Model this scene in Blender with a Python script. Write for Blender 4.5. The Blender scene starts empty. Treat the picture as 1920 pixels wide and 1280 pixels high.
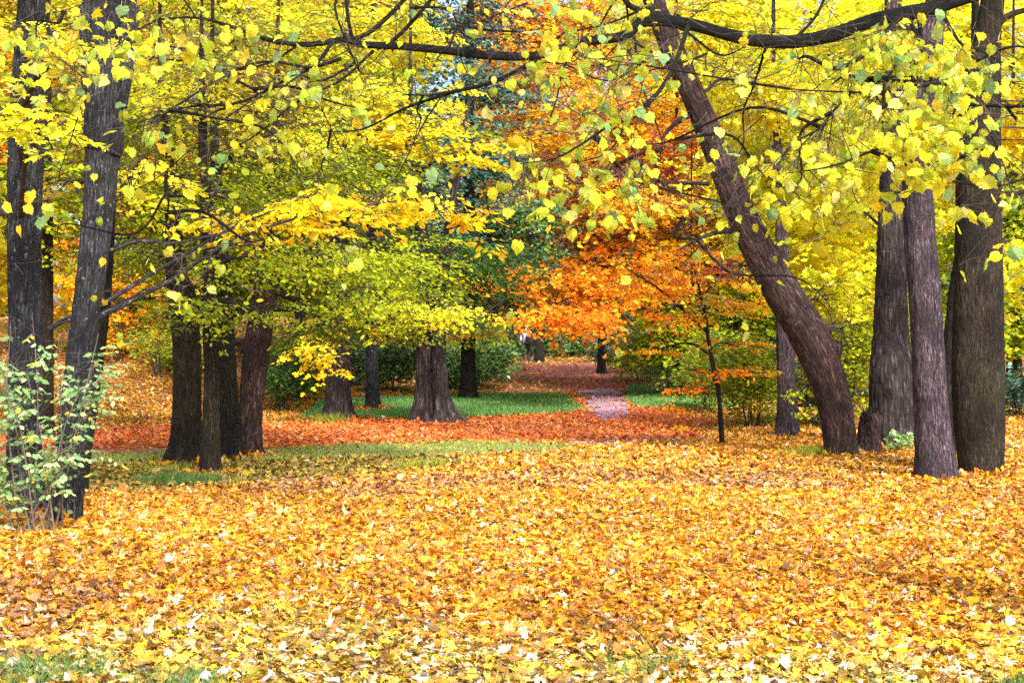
import bpy, math, random
import numpy as np
from mathutils import Vector

# ------------------------------------------------------------------ camera, world, sun, exposure
SC = bpy.context.scene
FPX = 2667.0            # focal length in pixels of the 1920 px wide frame
CAMZ = 1.7
cam_d = bpy.data.cameras.new('camera'); cam = bpy.data.objects.new('camera', cam_d)
SC.collection.objects.link(cam); SC.camera = cam
cam.location = (0, 0, CAMZ); cam.rotation_euler = (math.radians(90), 0, 0)
cam_d.sensor_width = 36; cam_d.lens = 36 * FPX / 1920; cam_d.clip_end = 1500; cam_d.clip_start = 0.1

SUN_EL, SUN_AZ = math.radians(44), math.radians(155)     # azimuth measured clockwise from +Y
world = bpy.data.worlds.new('World'); SC.world = world; world.use_nodes = True
wn = world.node_tree; bg = wn.nodes['Background']
sky = wn.nodes.new('ShaderNodeTexSky'); sky.sky_type = 'NISHITA'; sky.sun_disc = False
sky.sun_elevation = SUN_EL; sky.sun_rotation = SUN_AZ; sky.air_density = 1.0; sky.dust_density = 4.0; sky.ozone_density = 1.0
wn.links.new(sky.outputs[0], bg.inputs[0]); bg.inputs[1].default_value = 0.15
sun_d = bpy.data.lights.new('sun', 'SUN'); sun = bpy.data.objects.new('sun', sun_d)
SC.collection.objects.link(sun); sun_d.energy = 3.0; sun_d.angle = math.radians(12); sun_d.color = (1.0, 0.95, 0.86)
sv = Vector((math.sin(SUN_AZ) * math.cos(SUN_EL), math.cos(SUN_AZ) * math.cos(SUN_EL), math.sin(SUN_EL)))
sun.rotation_euler = sv.to_track_quat('Z', 'Y').to_euler()
SC.view_settings.view_transform = 'Standard'; SC.view_settings.look = 'None'
SC.view_settings.gamma = 1.0; SC.view_settings.use_curve_mapping = False
SC.view_settings.exposure = 1.3
cy = SC.cycles
cy.max_bounces = 7; cy.diffuse_bounces = 4; cy.glossy_bounces = 2; cy.transmission_bounces = 4; cy.transparent_max_bounces = 4
cy.caustics_reflective = False; cy.caustics_refractive = False
cy.sample_clamp_indirect = 4.0
cy.use_adaptive_sampling = True; cy.adaptive_threshold = 0.015; cy.use_denoising = False

rng = np.random.default_rng(11)
U = rng.uniform; Nn = rng.normal

# ------------------------------------------------------------------ helpers
def sm(a, b, x):
    t = np.clip((np.asarray(x, float) - a) / (b - a), 0, 1); return t * t * (3 - 2 * t)

def H(x, y):
    """terrain height"""
    x = np.asarray(x, float); y = np.asarray(y, float)
    h = 0.80 * sm(23, 72, y)
    h = h + 1.3 * sm(30.5, 40, y) * sm(-6.5, -9.5, x)            # leafy bank at the far left
    h = h + 0.8 * sm(48, 75, y) * sm(2, 16, np.abs(x - 3))       # ground swells beside the far path
    h = h + 0.03 * np.sin(x * .7 + 1.1) * np.sin(y * .45) * sm(3, 8, y)
    return h

def W(px, py, d):
    return np.array([(px - 960) / FPX * d, d, CAMZ - (py - 640) / FPX * d])

_DD = np.arange(4, 130, .05)
def dground(py, px=960):
    if py > 905: return CAMZ * FPX / (py - 640)
    yy = 640 + (CAMZ - H((px - 960) / FPX * _DD, _DD)) * FPX / _DD
    k = np.argmax(yy <= py); return float(_DD[k]) if yy[k] <= py else 110.0

def G(px, d):
    x = (px - 960) / FPX * d
    return np.array([x, d, float(H(x, d))])

def link(o, parent=None):
    SC.collection.objects.link(o)
    if parent is not None: o.parent = parent
    return o

def tag(o, label=None, cat=None, group=None, kind=None):
    if label: o['label'] = label
    if cat: o['category'] = cat
    if group: o['group'] = group
    if kind: o['kind'] = kind
    return o

def empty(name, loc, label, cat, group=None):
    o = bpy.data.objects.new(name, None); o.location = tuple(float(v) for v in loc); o.empty_display_size = .3
    link(o); return tag(o, label, cat, group)

class MB:
    """collects geometry; polygons of any single size per batch"""
    def __init__(s):
        s.v = []; s.n = 0; s.faces = []; s.attr = {}; s.order = []
    def add(s, v, f, mat=0, smooth=True, **attrs):
        v = np.asarray(v, np.float32).reshape(-1, 3); f = np.asarray(f, np.int64)
        s.v.append(v); s.faces.append((f + s.n, mat, smooth))
        s.order.append((len(v), attrs)); s.n += len(v)
    def build(s, name, mats, parent=None, origin=(0, 0, 0)):
        me = bpy.data.meshes.new(name)
        V = np.concatenate(s.v) - np.asarray(origin, np.float32)
        me.vertices.add(len(V)); me.vertices.foreach_set('co', V.ravel().astype(np.float32))
        loops = []; starts = []; mi = []; sf = []; off = 0
        for f, m, smf in s.faces:
            k = f.shape[1]; loops.append(f.ravel()); starts.append(off + np.arange(len(f)) * k); off += f.size
            mi.append(np.full(len(f), m)); sf.append(np.full(len(f), smf))
        loops = np.concatenate(loops).astype(np.int32); starts = np.concatenate(starts).astype(np.int32)
        me.loops.add(len(loops)); me.loops.foreach_set('vertex_index', loops)
        me.polygons.add(len(starts)); me.polygons.foreach_set('loop_start', starts)
        me.polygons.foreach_set('material_index', np.concatenate(mi).astype(np.int32))
        me.polygons.foreach_set('use_smooth', np.concatenate(sf))
        keys = set(k for _, a in s.order for k in a)
        for k in keys:
            arr = np.concatenate([np.asarray(a[k], np.float32).reshape(n, 3) if k in a else np.zeros((n, 3), np.float32) for n, a in s.order])
            at = me.attributes.new(k, 'FLOAT_VECTOR', 'POINT'); at.data.foreach_set('vector', arr.ravel())
        me.update(calc_edges=True)
        for m in (mats if isinstance(mats, (list, tuple)) else [mats]): me.materials.append(m)
        o = bpy.data.objects.new(name, me); link(o, parent)
        if parent is None: o.location = tuple(float(v) for v in origin)
        return o

def catmull(P, per=8):
    P = np.asarray(P, float)
    if len(P) < 3: 
        t = np.linspace(0, 1, per + 1)[:, None]; return P[0] * (1 - t) + P[-1] * t
    Q = np.vstack([2 * P[0] - P[1], P, 2 * P[-1] - P[-2]]); out = []
    for i in range(1, len(Q) - 2):
        t = (np.arange(per) / per)[:, None]
        p0, p1, p2, p3 = Q[i - 1], Q[i], Q[i + 1], Q[i + 2]
        out.append(.5 * ((2 * p1) + (-p0 + p2) * t + (2 * p0 - 5 * p1 + 4 * p2 - p3) * t ** 2 + (-p0 + 3 * p1 - 3 * p2 + p3) * t ** 3))
    out.append(P[-1:]); return np.vstack(out)

def lobes(ang, z, seed, k=1.0):
    r = np.random.default_rng(seed); out = np.zeros(np.broadcast(ang, z).shape)
    for i in range(5):
        f = r.integers(1, 5); out = out + r.uniform(.2, 1) / (1 + i * .4) * np.sin(f * ang + r.uniform(0, 6.3) + z * r.uniform(-1.6, 1.6)) * np.cos(z * r.uniform(.4, 2.5) + r.uniform(0, 6))
    return out * k

def vnoise(u, v, nu, seed):
    """smooth value noise, periodic in u with nu cells"""
    g = np.random.default_rng(seed).uniform(0, 1, (nu, 512)); u = np.mod(u, nu); i = np.floor(u).astype(int) % nu; j = np.floor(v).astype(int) % 511; fu = u - np.floor(u); fv = v - np.floor(v)
    fu = fu * fu * (3 - 2 * fu); fv = fv * fv * (3 - 2 * fv); i2 = (i + 1) % nu
    return (g[i, j] * (1 - fu) + g[i2, j] * fu) * (1 - fv) + (g[i, j + 1] * (1 - fu) + g[i2, j + 1] * fu) * fv
def ridges(a, L, r, width, seed):
    """bark plates and cracks as heights about -1..0.4"""
    nu = max(8, int(2 * np.pi * r / width)); u = a / (2 * np.pi) * nu + 0 * L; v = L / (width * 5) + 0 * a
    w = vnoise(u * 1.0, v * 1.7 + 9, nu, seed + 1) * 1.5; n1 = vnoise(u + w, v, nu, seed); n2 = vnoise(u * 2 + w, v * 2.3, nu * 2, seed + 2); n3 = vnoise(u * 2, v * 9, nu * 2, seed + 3)
    return -(1 - np.abs(2 * n1 - 1)) ** 3 * .8 + (n2 - .5) * .7 + (n3 - .5) * .35
def tube(mb, P, R, sides=10, per=6, mat=0, wob=0.0, seed=0, flare=None, lump=0.0, cap=True, bark=None):
    """tapered tube along a smooth path; P (n,3), R (n)"""
    PR = catmull(np.column_stack([P, R]), per)
    C = PR[:, :3]; r = np.maximum(PR[:, 3], .0008); n = len(C)
    T = np.gradient(C, axis=0); T /= np.linalg.norm(T, axis=1)[:, None] + 1e-9
    ref = np.array([0.13, -1, .07]); 
    if abs(np.dot(T.mean(0) / np.linalg.norm(T.mean(0)), ref / np.linalg.norm(ref))) > .85: ref = np.array([0., .1, 1.])
    A = np.cross(T, ref); A /= np.linalg.norm(A, axis=1)[:, None]; B = np.cross(T, A)
    L = np.concatenate([[0], np.cumsum(np.linalg.norm(np.diff(C, axis=0), axis=1))])
    a = np.linspace(0, 2 * np.pi, sides, endpoint=False)[None, :]
    rr = r[:, None] * np.ones((1, sides))
    if lump: rr = rr * (1 + lump * lobes(a, L[:, None], seed))
    if flare is not None:
        amt, hgt, kk = flare; e = np.exp(-L[:, None] / hgt)
        rr = rr * (1 + amt * e * (1 + .55 * np.sin(kk * a + seed) + .3 * np.sin((kk + 2) * a + seed * 2.3)))
    if bark: rr = rr + bark[0] * ridges(a, L[:, None], float(np.median(r)), bark[1], seed)
    if wob: rr = rr * (1 + rng.normal(0, wob, rr.shape))
    V = C[:, None, :] + rr[..., None] * (np.cos(a)[..., None] * A[:, None, :] + np.sin(a)[..., None] * B[:, None, :])
    bk = np.stack(np.broadcast_arrays(np.cos(a) * r[:, None] + seed * 1.37, np.sin(a) * r[:, None], L[:, None] + 0 * a), -1)
    i = np.arange(n - 1)[:, None] * sides; j = np.arange(sides)[None, :]; j2 = (j + 1) % sides
    F = np.stack([i + j, i + j2, i + sides + j2, i + sides + j], -1).reshape(-1, 4)
    mb.add(V.reshape(-1, 3), F, mat, True, bk=bk.reshape(-1, 3))
    if cap:
        e = V[-1]; c = e.mean(0)[None]; idx = np.arange(sides)
        mb.add(np.vstack([e, c]), np.stack([idx, (idx + 1) % sides, np.full(sides, sides)], -1), mat, True, bk=np.vstack([bk[-1], bk[-1].mean(0)[None]]))
    return C, r

def twigs(mb, A, B, r0, mat=1, sag=.06):
    """N thin bent three-sided twigs from A to B"""
    A = np.asarray(A); B = np.asarray(B); N = len(A)
    if N == 0: return
    d = B - A; L = np.linalg.norm(d, axis=1, keepdims=True) + 1e-6
    M = (A + B) / 2 + Nn(0, 1, (N, 3)) * L * sag
    t = d / L; ref = np.tile([0.3, .2, 1.], (N, 1)); u = np.cross(t, ref); u /= np.linalg.norm(u, axis=1, keepdims=True) + 1e-6; w = np.cross(t, u)
    r0 = np.asarray(r0).reshape(-1, 1) * np.ones((N, 1)); V = []
    for P, k in ((A, 1.), (M, .75), (B, .35)):
        for j in range(3):
            a = j * 2.0944; V.append(P + (u * math.cos(a) + w * math.sin(a)) * r0 * k)
    V = np.stack(V, 1); base = (np.arange(N) * 9)[:, None, None]
    F = []
    for s in (0, 3):
        for j in range(3): F.append([s + j, s + (j + 1) % 3, s + 3 + (j + 1) % 3, s + 3 + j])
    F = base + np.array(F)[None]
    mb.add(V.reshape(-1, 3), F.reshape(-1, 4), mat, True, bk=V.reshape(-1, 3) * 1.0)

# leaf outlines: x across, y from stalk to tip, unit length
def fan(out, fold=.12):
    out = np.array(out, float); z = -np.abs(out[:, 0]) * fold
    c = np.array([[0, out[:, 1].mean(), .02]])
    V = np.vstack([np.column_stack([out, z]), c]); n = len(out); i = np.arange(n)
    return V, np.stack([i, (i + 1) % n, np.full(n, n)], -1)
def mirror(h): return h + [(-x, y) for x, y in reversed(h) if abs(x) > 1e-6]
LEAF = {}
LEAF['linden'] = fan(mirror([(0, .06), (.14, -.04), (.30, -.02), (.36, .08), (.45, .12), (.44, .24), (.52, .34), (.46, .42), (.48, .54), (.40, .60), (.38, .72), (.27, .76), (.20, .86), (.11, .90), (.07, .98), (0, 1.12)]))
LEAF['maple'] = fan(mirror([(0, .08), (.3, -.04), (.26, .12), (.55, .28), (.38, .36), (.46, .66), (.24, .56), (.16, .72), (0, 1.0)]), .15)
LEAF['oval'] = (np.array([[0, 0, 0], [.26, .3, -.06], [.22, .68, -.06], [0, 1, -.02], [-.22, .68, -.06], [-.26, .3, -.06]]), np.array([[0, 1, 2, 3], [0, 3, 4, 5]]))
LEAF['star'] = (np.array([[0, 0, 0], [.5, .22, -.07], [.24, .42, -.02], [.32, .78, -.06], [0, 1, -.02], [-.32, .78, -.06], [-.24, .42, -.02], [-.5, .22, -.07]]),
                np.array([[0, 1, 2, 6], [0, 2, 6, 7]]))
v_, _ = LEAF['star']; LEAF['star'] = (v_, np.array([[0, 1, 2, 3], [0, 3, 4, 5], [0, 5, 6, 7]]))
LEAF['quad'] = (np.array([[0, 0, 0], [.32, .5, -.06], [0, 1, 0], [-.32, .5, -.06]]), np.array([[0, 1, 2, 3]]))

def pal(name, n, key=None):
    """n colours from a palette of (weight, r, g, b); key in 0..1 biases the pick so that neighbours agree"""
    P = np.array(PAL[name], float); w = P[:, 0] / P[:, 0].sum(); c = np.cumsum(w)
    u = U(0, 1, n) if key is None else np.clip(key * .55 + U(0, 1, n) * .45, 0, .9999)
    i = np.searchsorted(c, u).clip(0, len(P) - 1); col = P[i, 1:]
    return np.clip(col * np.exp(Nn(0, .13, (n, 1))) * np.exp(Nn(0, .06, (n, 3))), 0, .95)

PAL = {
 'yellow': [(3, .84, .72, .025), (4, .90, .82, .04), (2, .62, .66, .03), (2, .88, .60, .015), (1, .88, .86, .28)],
 'gold':   [(4, .92, .74, .015), (3, .90, .62, .012), (3, .92, .82, .05), (1, .62, .58, .03)],
 'lemon':  [(4, .90, .88, .05), (3, .88, .80, .025), (2, .62, .72, .05), (1, .92, .90, .32)],
 'lime': [(3, 0.3, 0.4, 0.012), (3, 0.38, 0.46, 0.015), (2, 0.56, 0.58, 0.015), (2.4, 0.16, 0.24, 0.012), (0.8, 0.7, 0.6, 0.015)],
 'olive':  [(3, .22, .30, .02), (2, .34, .38, .02), (2, .14, .21, .02), (1, .5, .44, .03)],
 'green':  [(3, .06, .16, .03), (2, .10, .23, .04), (2, .04, .10, .025), (1, .2, .3, .04)],
 'teal':   [(3, .035, .10, .075), (2, .06, .16, .11), (2, .025, .07, .05), (1, .12, .22, .14)],
 'orange': [(4, 0.88, 0.33, 0.012), (3, 0.86, 0.24, 0.01), (3, 0.9, 0.43, 0.02), (0.8, 0.62, 0.14, 0.02), (1, 0.88, 0.6, 0.04)],
 'amber': [(3, 0.86, 0.45, 0.015), (2, 0.88, 0.6, 0.02), (2, 0.76, 0.3, 0.015), (1, 0.5, 0.32, 0.03), (1.2, 0.72, 0.66, 0.04)],
 'maroon': [(2, .34, .07, .06), (2, .5, .12, .07), (1, .6, .18, .05)],
 'near': [(4, 0.56, 0.64, 0.04), (3, 0.74, 0.7, 0.035), (2, 0.42, 0.55, 0.06), (1.6, 0.8, 0.6, 0.02), (1, 0.24, 0.44, 0.16), (0.8, 0.7, 0.74, 0.2)],
 'pale': [(3, 0.262, 0.475, 0.182), (3, 0.437, 0.627, 0.282), (2, 0.175, 0.361, 0.149), (1, 0.594, 0.723, 0.381), (0.5, 0.699, 0.57, 0.049)],
 'litter': [(4, 0.672, 0.295, 0.011), (3.2, 0.739, 0.408, 0.011), (2.6, 0.582, 0.181, 0.011), (1.6, 0.314, 0.113, 0.022), (1.0, 0.739, 0.497, 0.22), (0.4, 0.806, 0.701, 0.55), (1.0, 0.146, 0.056, 0.022)],
 'litternear': [(3, 0.56, 0.36, 0.03), (2.4, 0.64, 0.5, 0.03), (3.2, 0.36, 0.22, 0.03), (2.6, 0.19, 0.1, 0.03), (2.2, 0.66, 0.54, 0.3), (1.4, 0.82, 0.76, 0.68), (1.3, 0.36, 0.37, 0.04), (1.4, 0.54, 0.24, 0.02)],
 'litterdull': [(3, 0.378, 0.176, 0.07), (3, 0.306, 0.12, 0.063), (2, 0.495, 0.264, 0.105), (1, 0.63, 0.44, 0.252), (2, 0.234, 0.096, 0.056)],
 'litterred': [(4, 0.756, 0.148, 0.021), (3, 0.864, 0.228, 0.025), (2, 0.567, 0.091, 0.025), (1.4, 0.891, 0.308, 0.043), (0.8, 0.864, 0.41, 0.221), (1, 0.378, 0.068, 0.025)],
 'litterpink': [(3, 0.483, 0.253, 0.299), (2, 0.598, 0.391, 0.483), (3, 0.667, 0.207, 0.115), (1, 0.46, 0.103, 0.069)],
 'litterdark_shade': [(3, 0.2, 0.17, 0.02), (3, 0.32, 0.23, 0.03), (3, 0.12, 0.12, 0.02), (1, 0.55, 0.4, 0.05), (1, 0.2, 0.1, 0.03)],  # dark olive leaves, with some of the trees' shade put into the colour
 'litterbrown': [(3, 0.72, 0.2, 0.045), (3, 0.58, 0.14, 0.04), (2, 0.8, 0.32, 0.07), (1, 0.8, 0.44, 0.24)],
 'autumn': [(3, .84, .72, .02), (2, .55, .60, .03), (2, .28, .34, .02), (1.6, .82, .46, .02), (1.2, .42, .22, .03), (2, .88, .80, .04)],
 'grass':  [(3, .10, .22, .05), (2, .16, .30, .07), (2, .07, .15, .04)],
 'lawn': [(3, 0.3, 0.36, 0.08), (2, 0.42, 0.42, 0.12), (2, 0.2, 0.26, 0.06)],
 'lawnfar': [(3, 0.09, 0.28, 0.06), (2, 0.14, 0.36, 0.09), (1, 0.24, 0.42, 0.14)],
}

def leaves(mb, kind, pos, axis, nrm, size, col, mat=0, curl=.25, veins=False, jit=.02):
    N = len(pos)
    if N == 0: return
    T, F = LEAF[kind]; k = len(T)
    a = axis / (np.linalg.norm(axis, axis=1, keepdims=True) + 1e-9)
    n = nrm - (nrm * a).sum(1, keepdims=True) * a; n /= np.linalg.norm(n, axis=1, keepdims=True) + 1e-9
    b = np.cross(a, n)
    cu = np.abs(Nn(0, curl, (N, 1))); cs = Nn(0, curl * .8, (N, 1)); cf = U(.5, 2.4, (N, 1)); wd = U(.8, 1.15, (N, 1))
    x = T[None, :, 0] * wd + Nn(0, jit, (N, k)); y = T[None, :, 1] * np.ones((N, 1)) + Nn(0, jit, (N, k)) + x * Nn(0, jit * 4, (N, 1)); z = T[None, :, 2] * cf - cu * (y - .3) ** 2 + cs * x * (y - .2) * 1.6 + Nn(0, .02, (N, k))
    s = np.asarray(size).reshape(-1, 1, 1)
    V = pos[:, None, :] + s * (x[..., None] * b[:, None, :] + y[..., None] * a[:, None, :] + z[..., None] * n[:, None, :])
    FF = (np.arange(N) * k)[:, None, None] + F[None]
    at = dict(col=np.repeat(col, k, axis=0))
    if veins: at['lc'] = np.stack([np.broadcast_to(T[None, :, 0], (N, k)), np.broadcast_to(T[None, :, 1], (N, k)), np.repeat(U(0, 1, (N, 1)), k, 1)], -1).reshape(-1, 3)
    mb.add(V.reshape(-1, 3), FF.reshape(-1, F.shape[1]), mat, False, **at)

# ------------------------------------------------------------------ materials
def newmat(name):
    m = bpy.data.materials.new(name); m.use_nodes = True; nt = m.node_tree; nt.nodes.clear()
    out = nt.nodes.new('ShaderNodeOutputMaterial'); return m, nt, out
def nd(nt, t, **kw):
    n = nt.nodes.new(t)
    for k, v in kw.items():
        if k.startswith('i_'): n.inputs[int(k[2:])].default_value = v
        else: setattr(n, k, v)
    return n
def mixc(nt, f, a, b, mode='MIX'):
    m = nt.nodes.new('ShaderNodeMix'); m.data_type = 'RGBA'; m.blend_type = mode
    for s, v in ((m.inputs[0], f), (m.inputs[6], a), (m.inputs[7], b)):
        if hasattr(v, 'is_output') or isinstance(v, bpy.types.NodeSocket): nt.links.new(v, s)
        elif isinstance(v, (int, float)): s.default_value = v
        else: s.default_value = (*v, 1)
    return m.outputs[2]
def ramp(nt, fac, stops):
    r = nt.nodes.new('ShaderNodeValToRGB'); e = r.color_ramp.elements
    while len(e) < len(stops): e.new(.5)
    for el, (p, c) in zip(e, stops): el.position = p; el.color = (*c, 1) if len(c) == 3 else c
    nt.links.new(fac, r.inputs[0]); return r.outputs[0]

def leaf_mat(name, trans=.4, rough=.5, veins=False, spec=.3, dirt=.0, pale=.06):
    m, nt, out = newmat(name)
    at = nd(nt, 'ShaderNodeAttribute', attribute_name='col'); col = at.outputs['Color']
    geo = nd(nt, 'ShaderNodeNewGeometry')
    tc = nd(nt, 'ShaderNodeTexCoord')
    nz = nd(nt, 'ShaderNodeTexNoise'); nz.inputs['Scale'].default_value = 45 if not veins else 60; nt.links.new(tc.outputs['Object'], nz.inputs['Vector'])
    col = mixc(nt, ramp(nt, nz.outputs[0], [(.45, (0, 0, 0)), (.75, (dirt,) * 3)]), col, (.30, .14, .03), 'MIX') if not veins else mixc(nt, ramp(nt, nz.outputs[0], [(.55, (0, 0, 0)), (.8, (.5, .5, .5))]), col, (.5, .3, .05))
    bump = None
    if veins:
        lc = nd(nt, 'ShaderNodeAttribute', attribute_name='lc'); sp = nd(nt, 'ShaderNodeSeparateXYZ'); nt.links.new(lc.outputs['Vector'], sp.inputs[0])
        ab = nd(nt, 'ShaderNodeMath', operation='ABSOLUTE'); nt.links.new(sp.outputs[0], ab.inputs[0])
        m1 = nd(nt, 'ShaderNodeMath', operation='MULTIPLY_ADD', i_1=-.75); nt.links.new(ab.outputs[0], m1.inputs[0]); nt.links.new(sp.outputs[1], m1.inputs[2])
        m2 = nd(nt, 'ShaderNodeMath', operation='MULTIPLY', i_1=7.0); nt.links.new(m1.outputs[0], m2.inputs[0])
        fr = nd(nt, 'ShaderNodeMath', operation='PINGPONG', i_1=.5); nt.links.new(m2.outputs[0], fr.inputs[0])
        mid = nd(nt, 'ShaderNodeMath', operation='MULTIPLY', i_1=14.0); nt.links.new(ab.outputs[0], mid.inputs[0])
        mn = nd(nt, 'ShaderNodeMath', operation='MINIMUM'); nt.links.new(fr.outputs[0], mn.inputs[0]); nt.links.new(mid.outputs[0], mn.inputs[1])
        v = ramp(nt, mn.outputs[0], [(0, (1, 1, 1)), (.16, (0, 0, 0))])
        col = mixc(nt, v, col, mixc(nt, .5, col, (.30, .34, .04)))
        bump = nd(nt, 'ShaderNodeBump', i_0=.5, i_1=.004); nt.links.new(mn.outputs[0], bump.inputs['Height'])
    # undersides of leaves are paler and duller
    back = mixc(nt, pale, col, (.75, .68, .45))
    colf = mixc(nt, geo.outputs['Backfacing'], col, back)
    p = nd(nt, 'ShaderNodeBsdfPrincipled'); nt.links.new(colf, p.inputs['Base Color']); p.inputs['Roughness'].default_value = rough
    p.inputs['Specular IOR Level'].default_value = spec
    t = nd(nt, 'ShaderNodeBsdfTranslucent'); nt.links.new(col, t.inputs[0])
    if bump: nt.links.new(bump.outputs[0], p.inputs['Normal'])
    mx = nd(nt, 'ShaderNodeMixShader', i_0=trans); nt.links.new(p.outputs[0], mx.inputs[1]); nt.links.new(t.outputs[0], mx.inputs[2])
    nt.links.new(mx.outputs[0], out.inputs[0]); return m

def bark_mat(name, dark, light, moss=(.05, .062, .018), moss_amt=.25, scale=1.0, spots=0.0):
    m, nt, out = newmat(name)
    at = nd(nt, 'ShaderNodeAttribute', attribute_name='bk')
    mp = nd(nt, 'ShaderNodeMapping'); mp.inputs['Scale'].default_value = (1, 1, .13); nt.links.new(at.outputs['Vector'], mp.inputs[0])
    n1 = nd(nt, 'ShaderNodeTexNoise'); n1.inputs['Scale'].default_value = 48 * scale; n1.inputs['Detail'].default_value = 6; n1.inputs['Roughness'].default_value = .65
    nt.links.new(mp.outputs[0], n1.inputs[0])
    vo = nd(nt, 'ShaderNodeTexVoronoi', feature='DISTANCE_TO_EDGE'); vo.inputs['Scale'].default_value = 34 * scale
    wv = mixc(nt, .12, mp.outputs[0], n1.outputs['Color'], 'ADD'); nt.links.new(wv, vo.inputs['Vector'])
    crk = ramp(nt, vo.outputs['Distance'], [(0, (0, 0, 0)), (.22, (1, 1, 1))])
    big = nd(nt, 'ShaderNodeTexNoise'); big.inputs['Scale'].default_value = 2.3; big.inputs['Detail'].default_value = 4; nt.links.new(at.outputs['Vector'], big.inputs[0])
    c = ramp(nt, n1.outputs[0], [(.38, tuple(x * .7 for x in dark)), (.62, tuple(x * 1.15 for x in light))])
    c = mixc(nt, crk, mixc(nt, .7, c, (.012, .010, .010)), c)
    c = mixc(nt, ramp(nt, big.outputs[0], [(.42, (0, 0, 0)), (.62, (moss_amt,) * 3)]), c, moss)
    c = mixc(nt, ramp(nt, big.outputs['Color'], [(.42, (.72,) * 3), (.58, (0, 0, 0))]), c, tuple(x * .55 for x in dark))
    if spots:
        sn = nd(nt, 'ShaderNodeTexNoise'); sn.inputs['Scale'].default_value = 17; sn.inputs['Detail'].default_value = 2; nt.links.new(at.outputs['Vector'], sn.inputs[0])
        c = mixc(nt, ramp(nt, sn.outputs[0], [(.66, (0, 0, 0)), (.71, (spots,) * 3)]), c, (.26, .28, .30))
    ht = mixc(nt, .5, crk, n1.outputs[0])
    b = nd(nt, 'ShaderNodeBump', i_0=1.0, i_1=.03); nt.links.new(ht, b.inputs['Height'])
    p = nd(nt, 'ShaderNodeBsdfPrincipled'); nt.links.new(c, p.inputs['Base Color']); nt.links.new(b.outputs[0], p.inputs['Normal'])
    p.inputs['Roughness'].default_value = .82; p.inputs['Specular IOR Level'].default_value = .25
    nt.links.new(p.outputs[0], out.inputs[0]); return m

def flat_mat(name, col, rough=.8, var=.3, scale=8):
    m, nt, out = newmat(name); tc = nd(nt, 'ShaderNodeTexCoord'); n = nd(nt, 'ShaderNodeTexNoise'); n.inputs['Scale'].default_value = scale
    nt.links.new(tc.outputs['Object'], n.inputs[0]); c = ramp(nt, n.outputs[0], [(.3, tuple(x * (1 - var) for x in col)), (.7, tuple(min(1, x * (1 + var)) for x in col))])
    p = nd(nt, 'ShaderNodeBsdfPrincipled'); nt.links.new(c, p.inputs['Base Color']); p.inputs['Roughness'].default_value = rough
    nt.links.new(p.outputs[0], out.inputs[0]); return m

def ground_mat(name, stops, scale=9.0, bump=.03):
    m, nt, out = newmat(name); tc = nd(nt, 'ShaderNodeTexCoord')
    v = nd(nt, 'ShaderNodeTexVoronoi'); v.inputs['Scale'].default_value = scale; nt.links.new(tc.outputs['Object'], v.inputs['Vector'])
    n = nd(nt, 'ShaderNodeTexNoise'); n.inputs['Scale'].default_value = .9; n.inputs['Detail'].default_value = 8; n.inputs['Roughness'].default_value = .75; nt.links.new(tc.outputs['Object'], n.inputs[0])
    f = mixc(nt, .5, v.outputs['Color'], n.outputs[0]); c = ramp(nt, f, stops)
    b = nd(nt, 'ShaderNodeBump', i_0=.8, i_1=bump); nt.links.new(v.outputs['Distance'], b.inputs['Height'])
    p = nd(nt, 'ShaderNodeBsdfPrincipled'); nt.links.new(c, p.inputs['Base Color']); nt.links.new(b.outputs[0], p.inputs['Normal']); p.inputs['Roughness'].default_value = .9
    p.inputs['Specular IOR Level'].default_value = .15
    nt.links.new(p.outputs[0], out.inputs[0]); return m

M_LEAF = leaf_mat('leaf', .48, .6, False, .15); M_NEAR = leaf_mat('veined_leaf', .5, .5, True, .2, pale=.1)
M_LITTER = leaf_mat('fallen_leaf', .2, .6, False, .1, .6, .08)
M_EVER = leaf_mat('evergreen_leaf', .15, .35, False, .6)
M_GRASS = leaf_mat('grass_blade', .3, .5)
M_TWIG = flat_mat('twig_bark', (.035, .026, .024), .8, .4, 30)
M_PTWIG = flat_mat('pale_twig', (.13, .10, .085), .8, .3, 30)
B_VIOLET = bark_mat('violet_grey_bark', (.050, .034, .048), (.235, .165, .215), moss_amt=.12)
B_GREY = bark_mat('blue_grey_bark', (.022, .024, .032), (.118, .126, .160), moss_amt=.2, spots=.8)
B_BROWN = bark_mat('brown_bark', (.020, .014, .010), (.100, .070, .048), moss_amt=.3)
B_DARK = bark_mat('dark_bark', (.012, .010, .010), (.045, .037, .035), moss_amt=.25)
B_BLACK = bark_mat('black_bark', (.007, .006, .006), (.030, .024, .021), moss_amt=.15)
B_RED = bark_mat('red_brown_bark', (.040, .021, .022), (.200, .112, .110), moss_amt=.12, scale=.8)
B_FURROW = bark_mat('furrowed_bark', (.030, .024, .028), (.155, .122, .132), moss_amt=.15, scale=.55)

# ------------------------------------------------------------------ trees
def unit(v): return v / (np.linalg.norm(v) + 1e-9)

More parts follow.
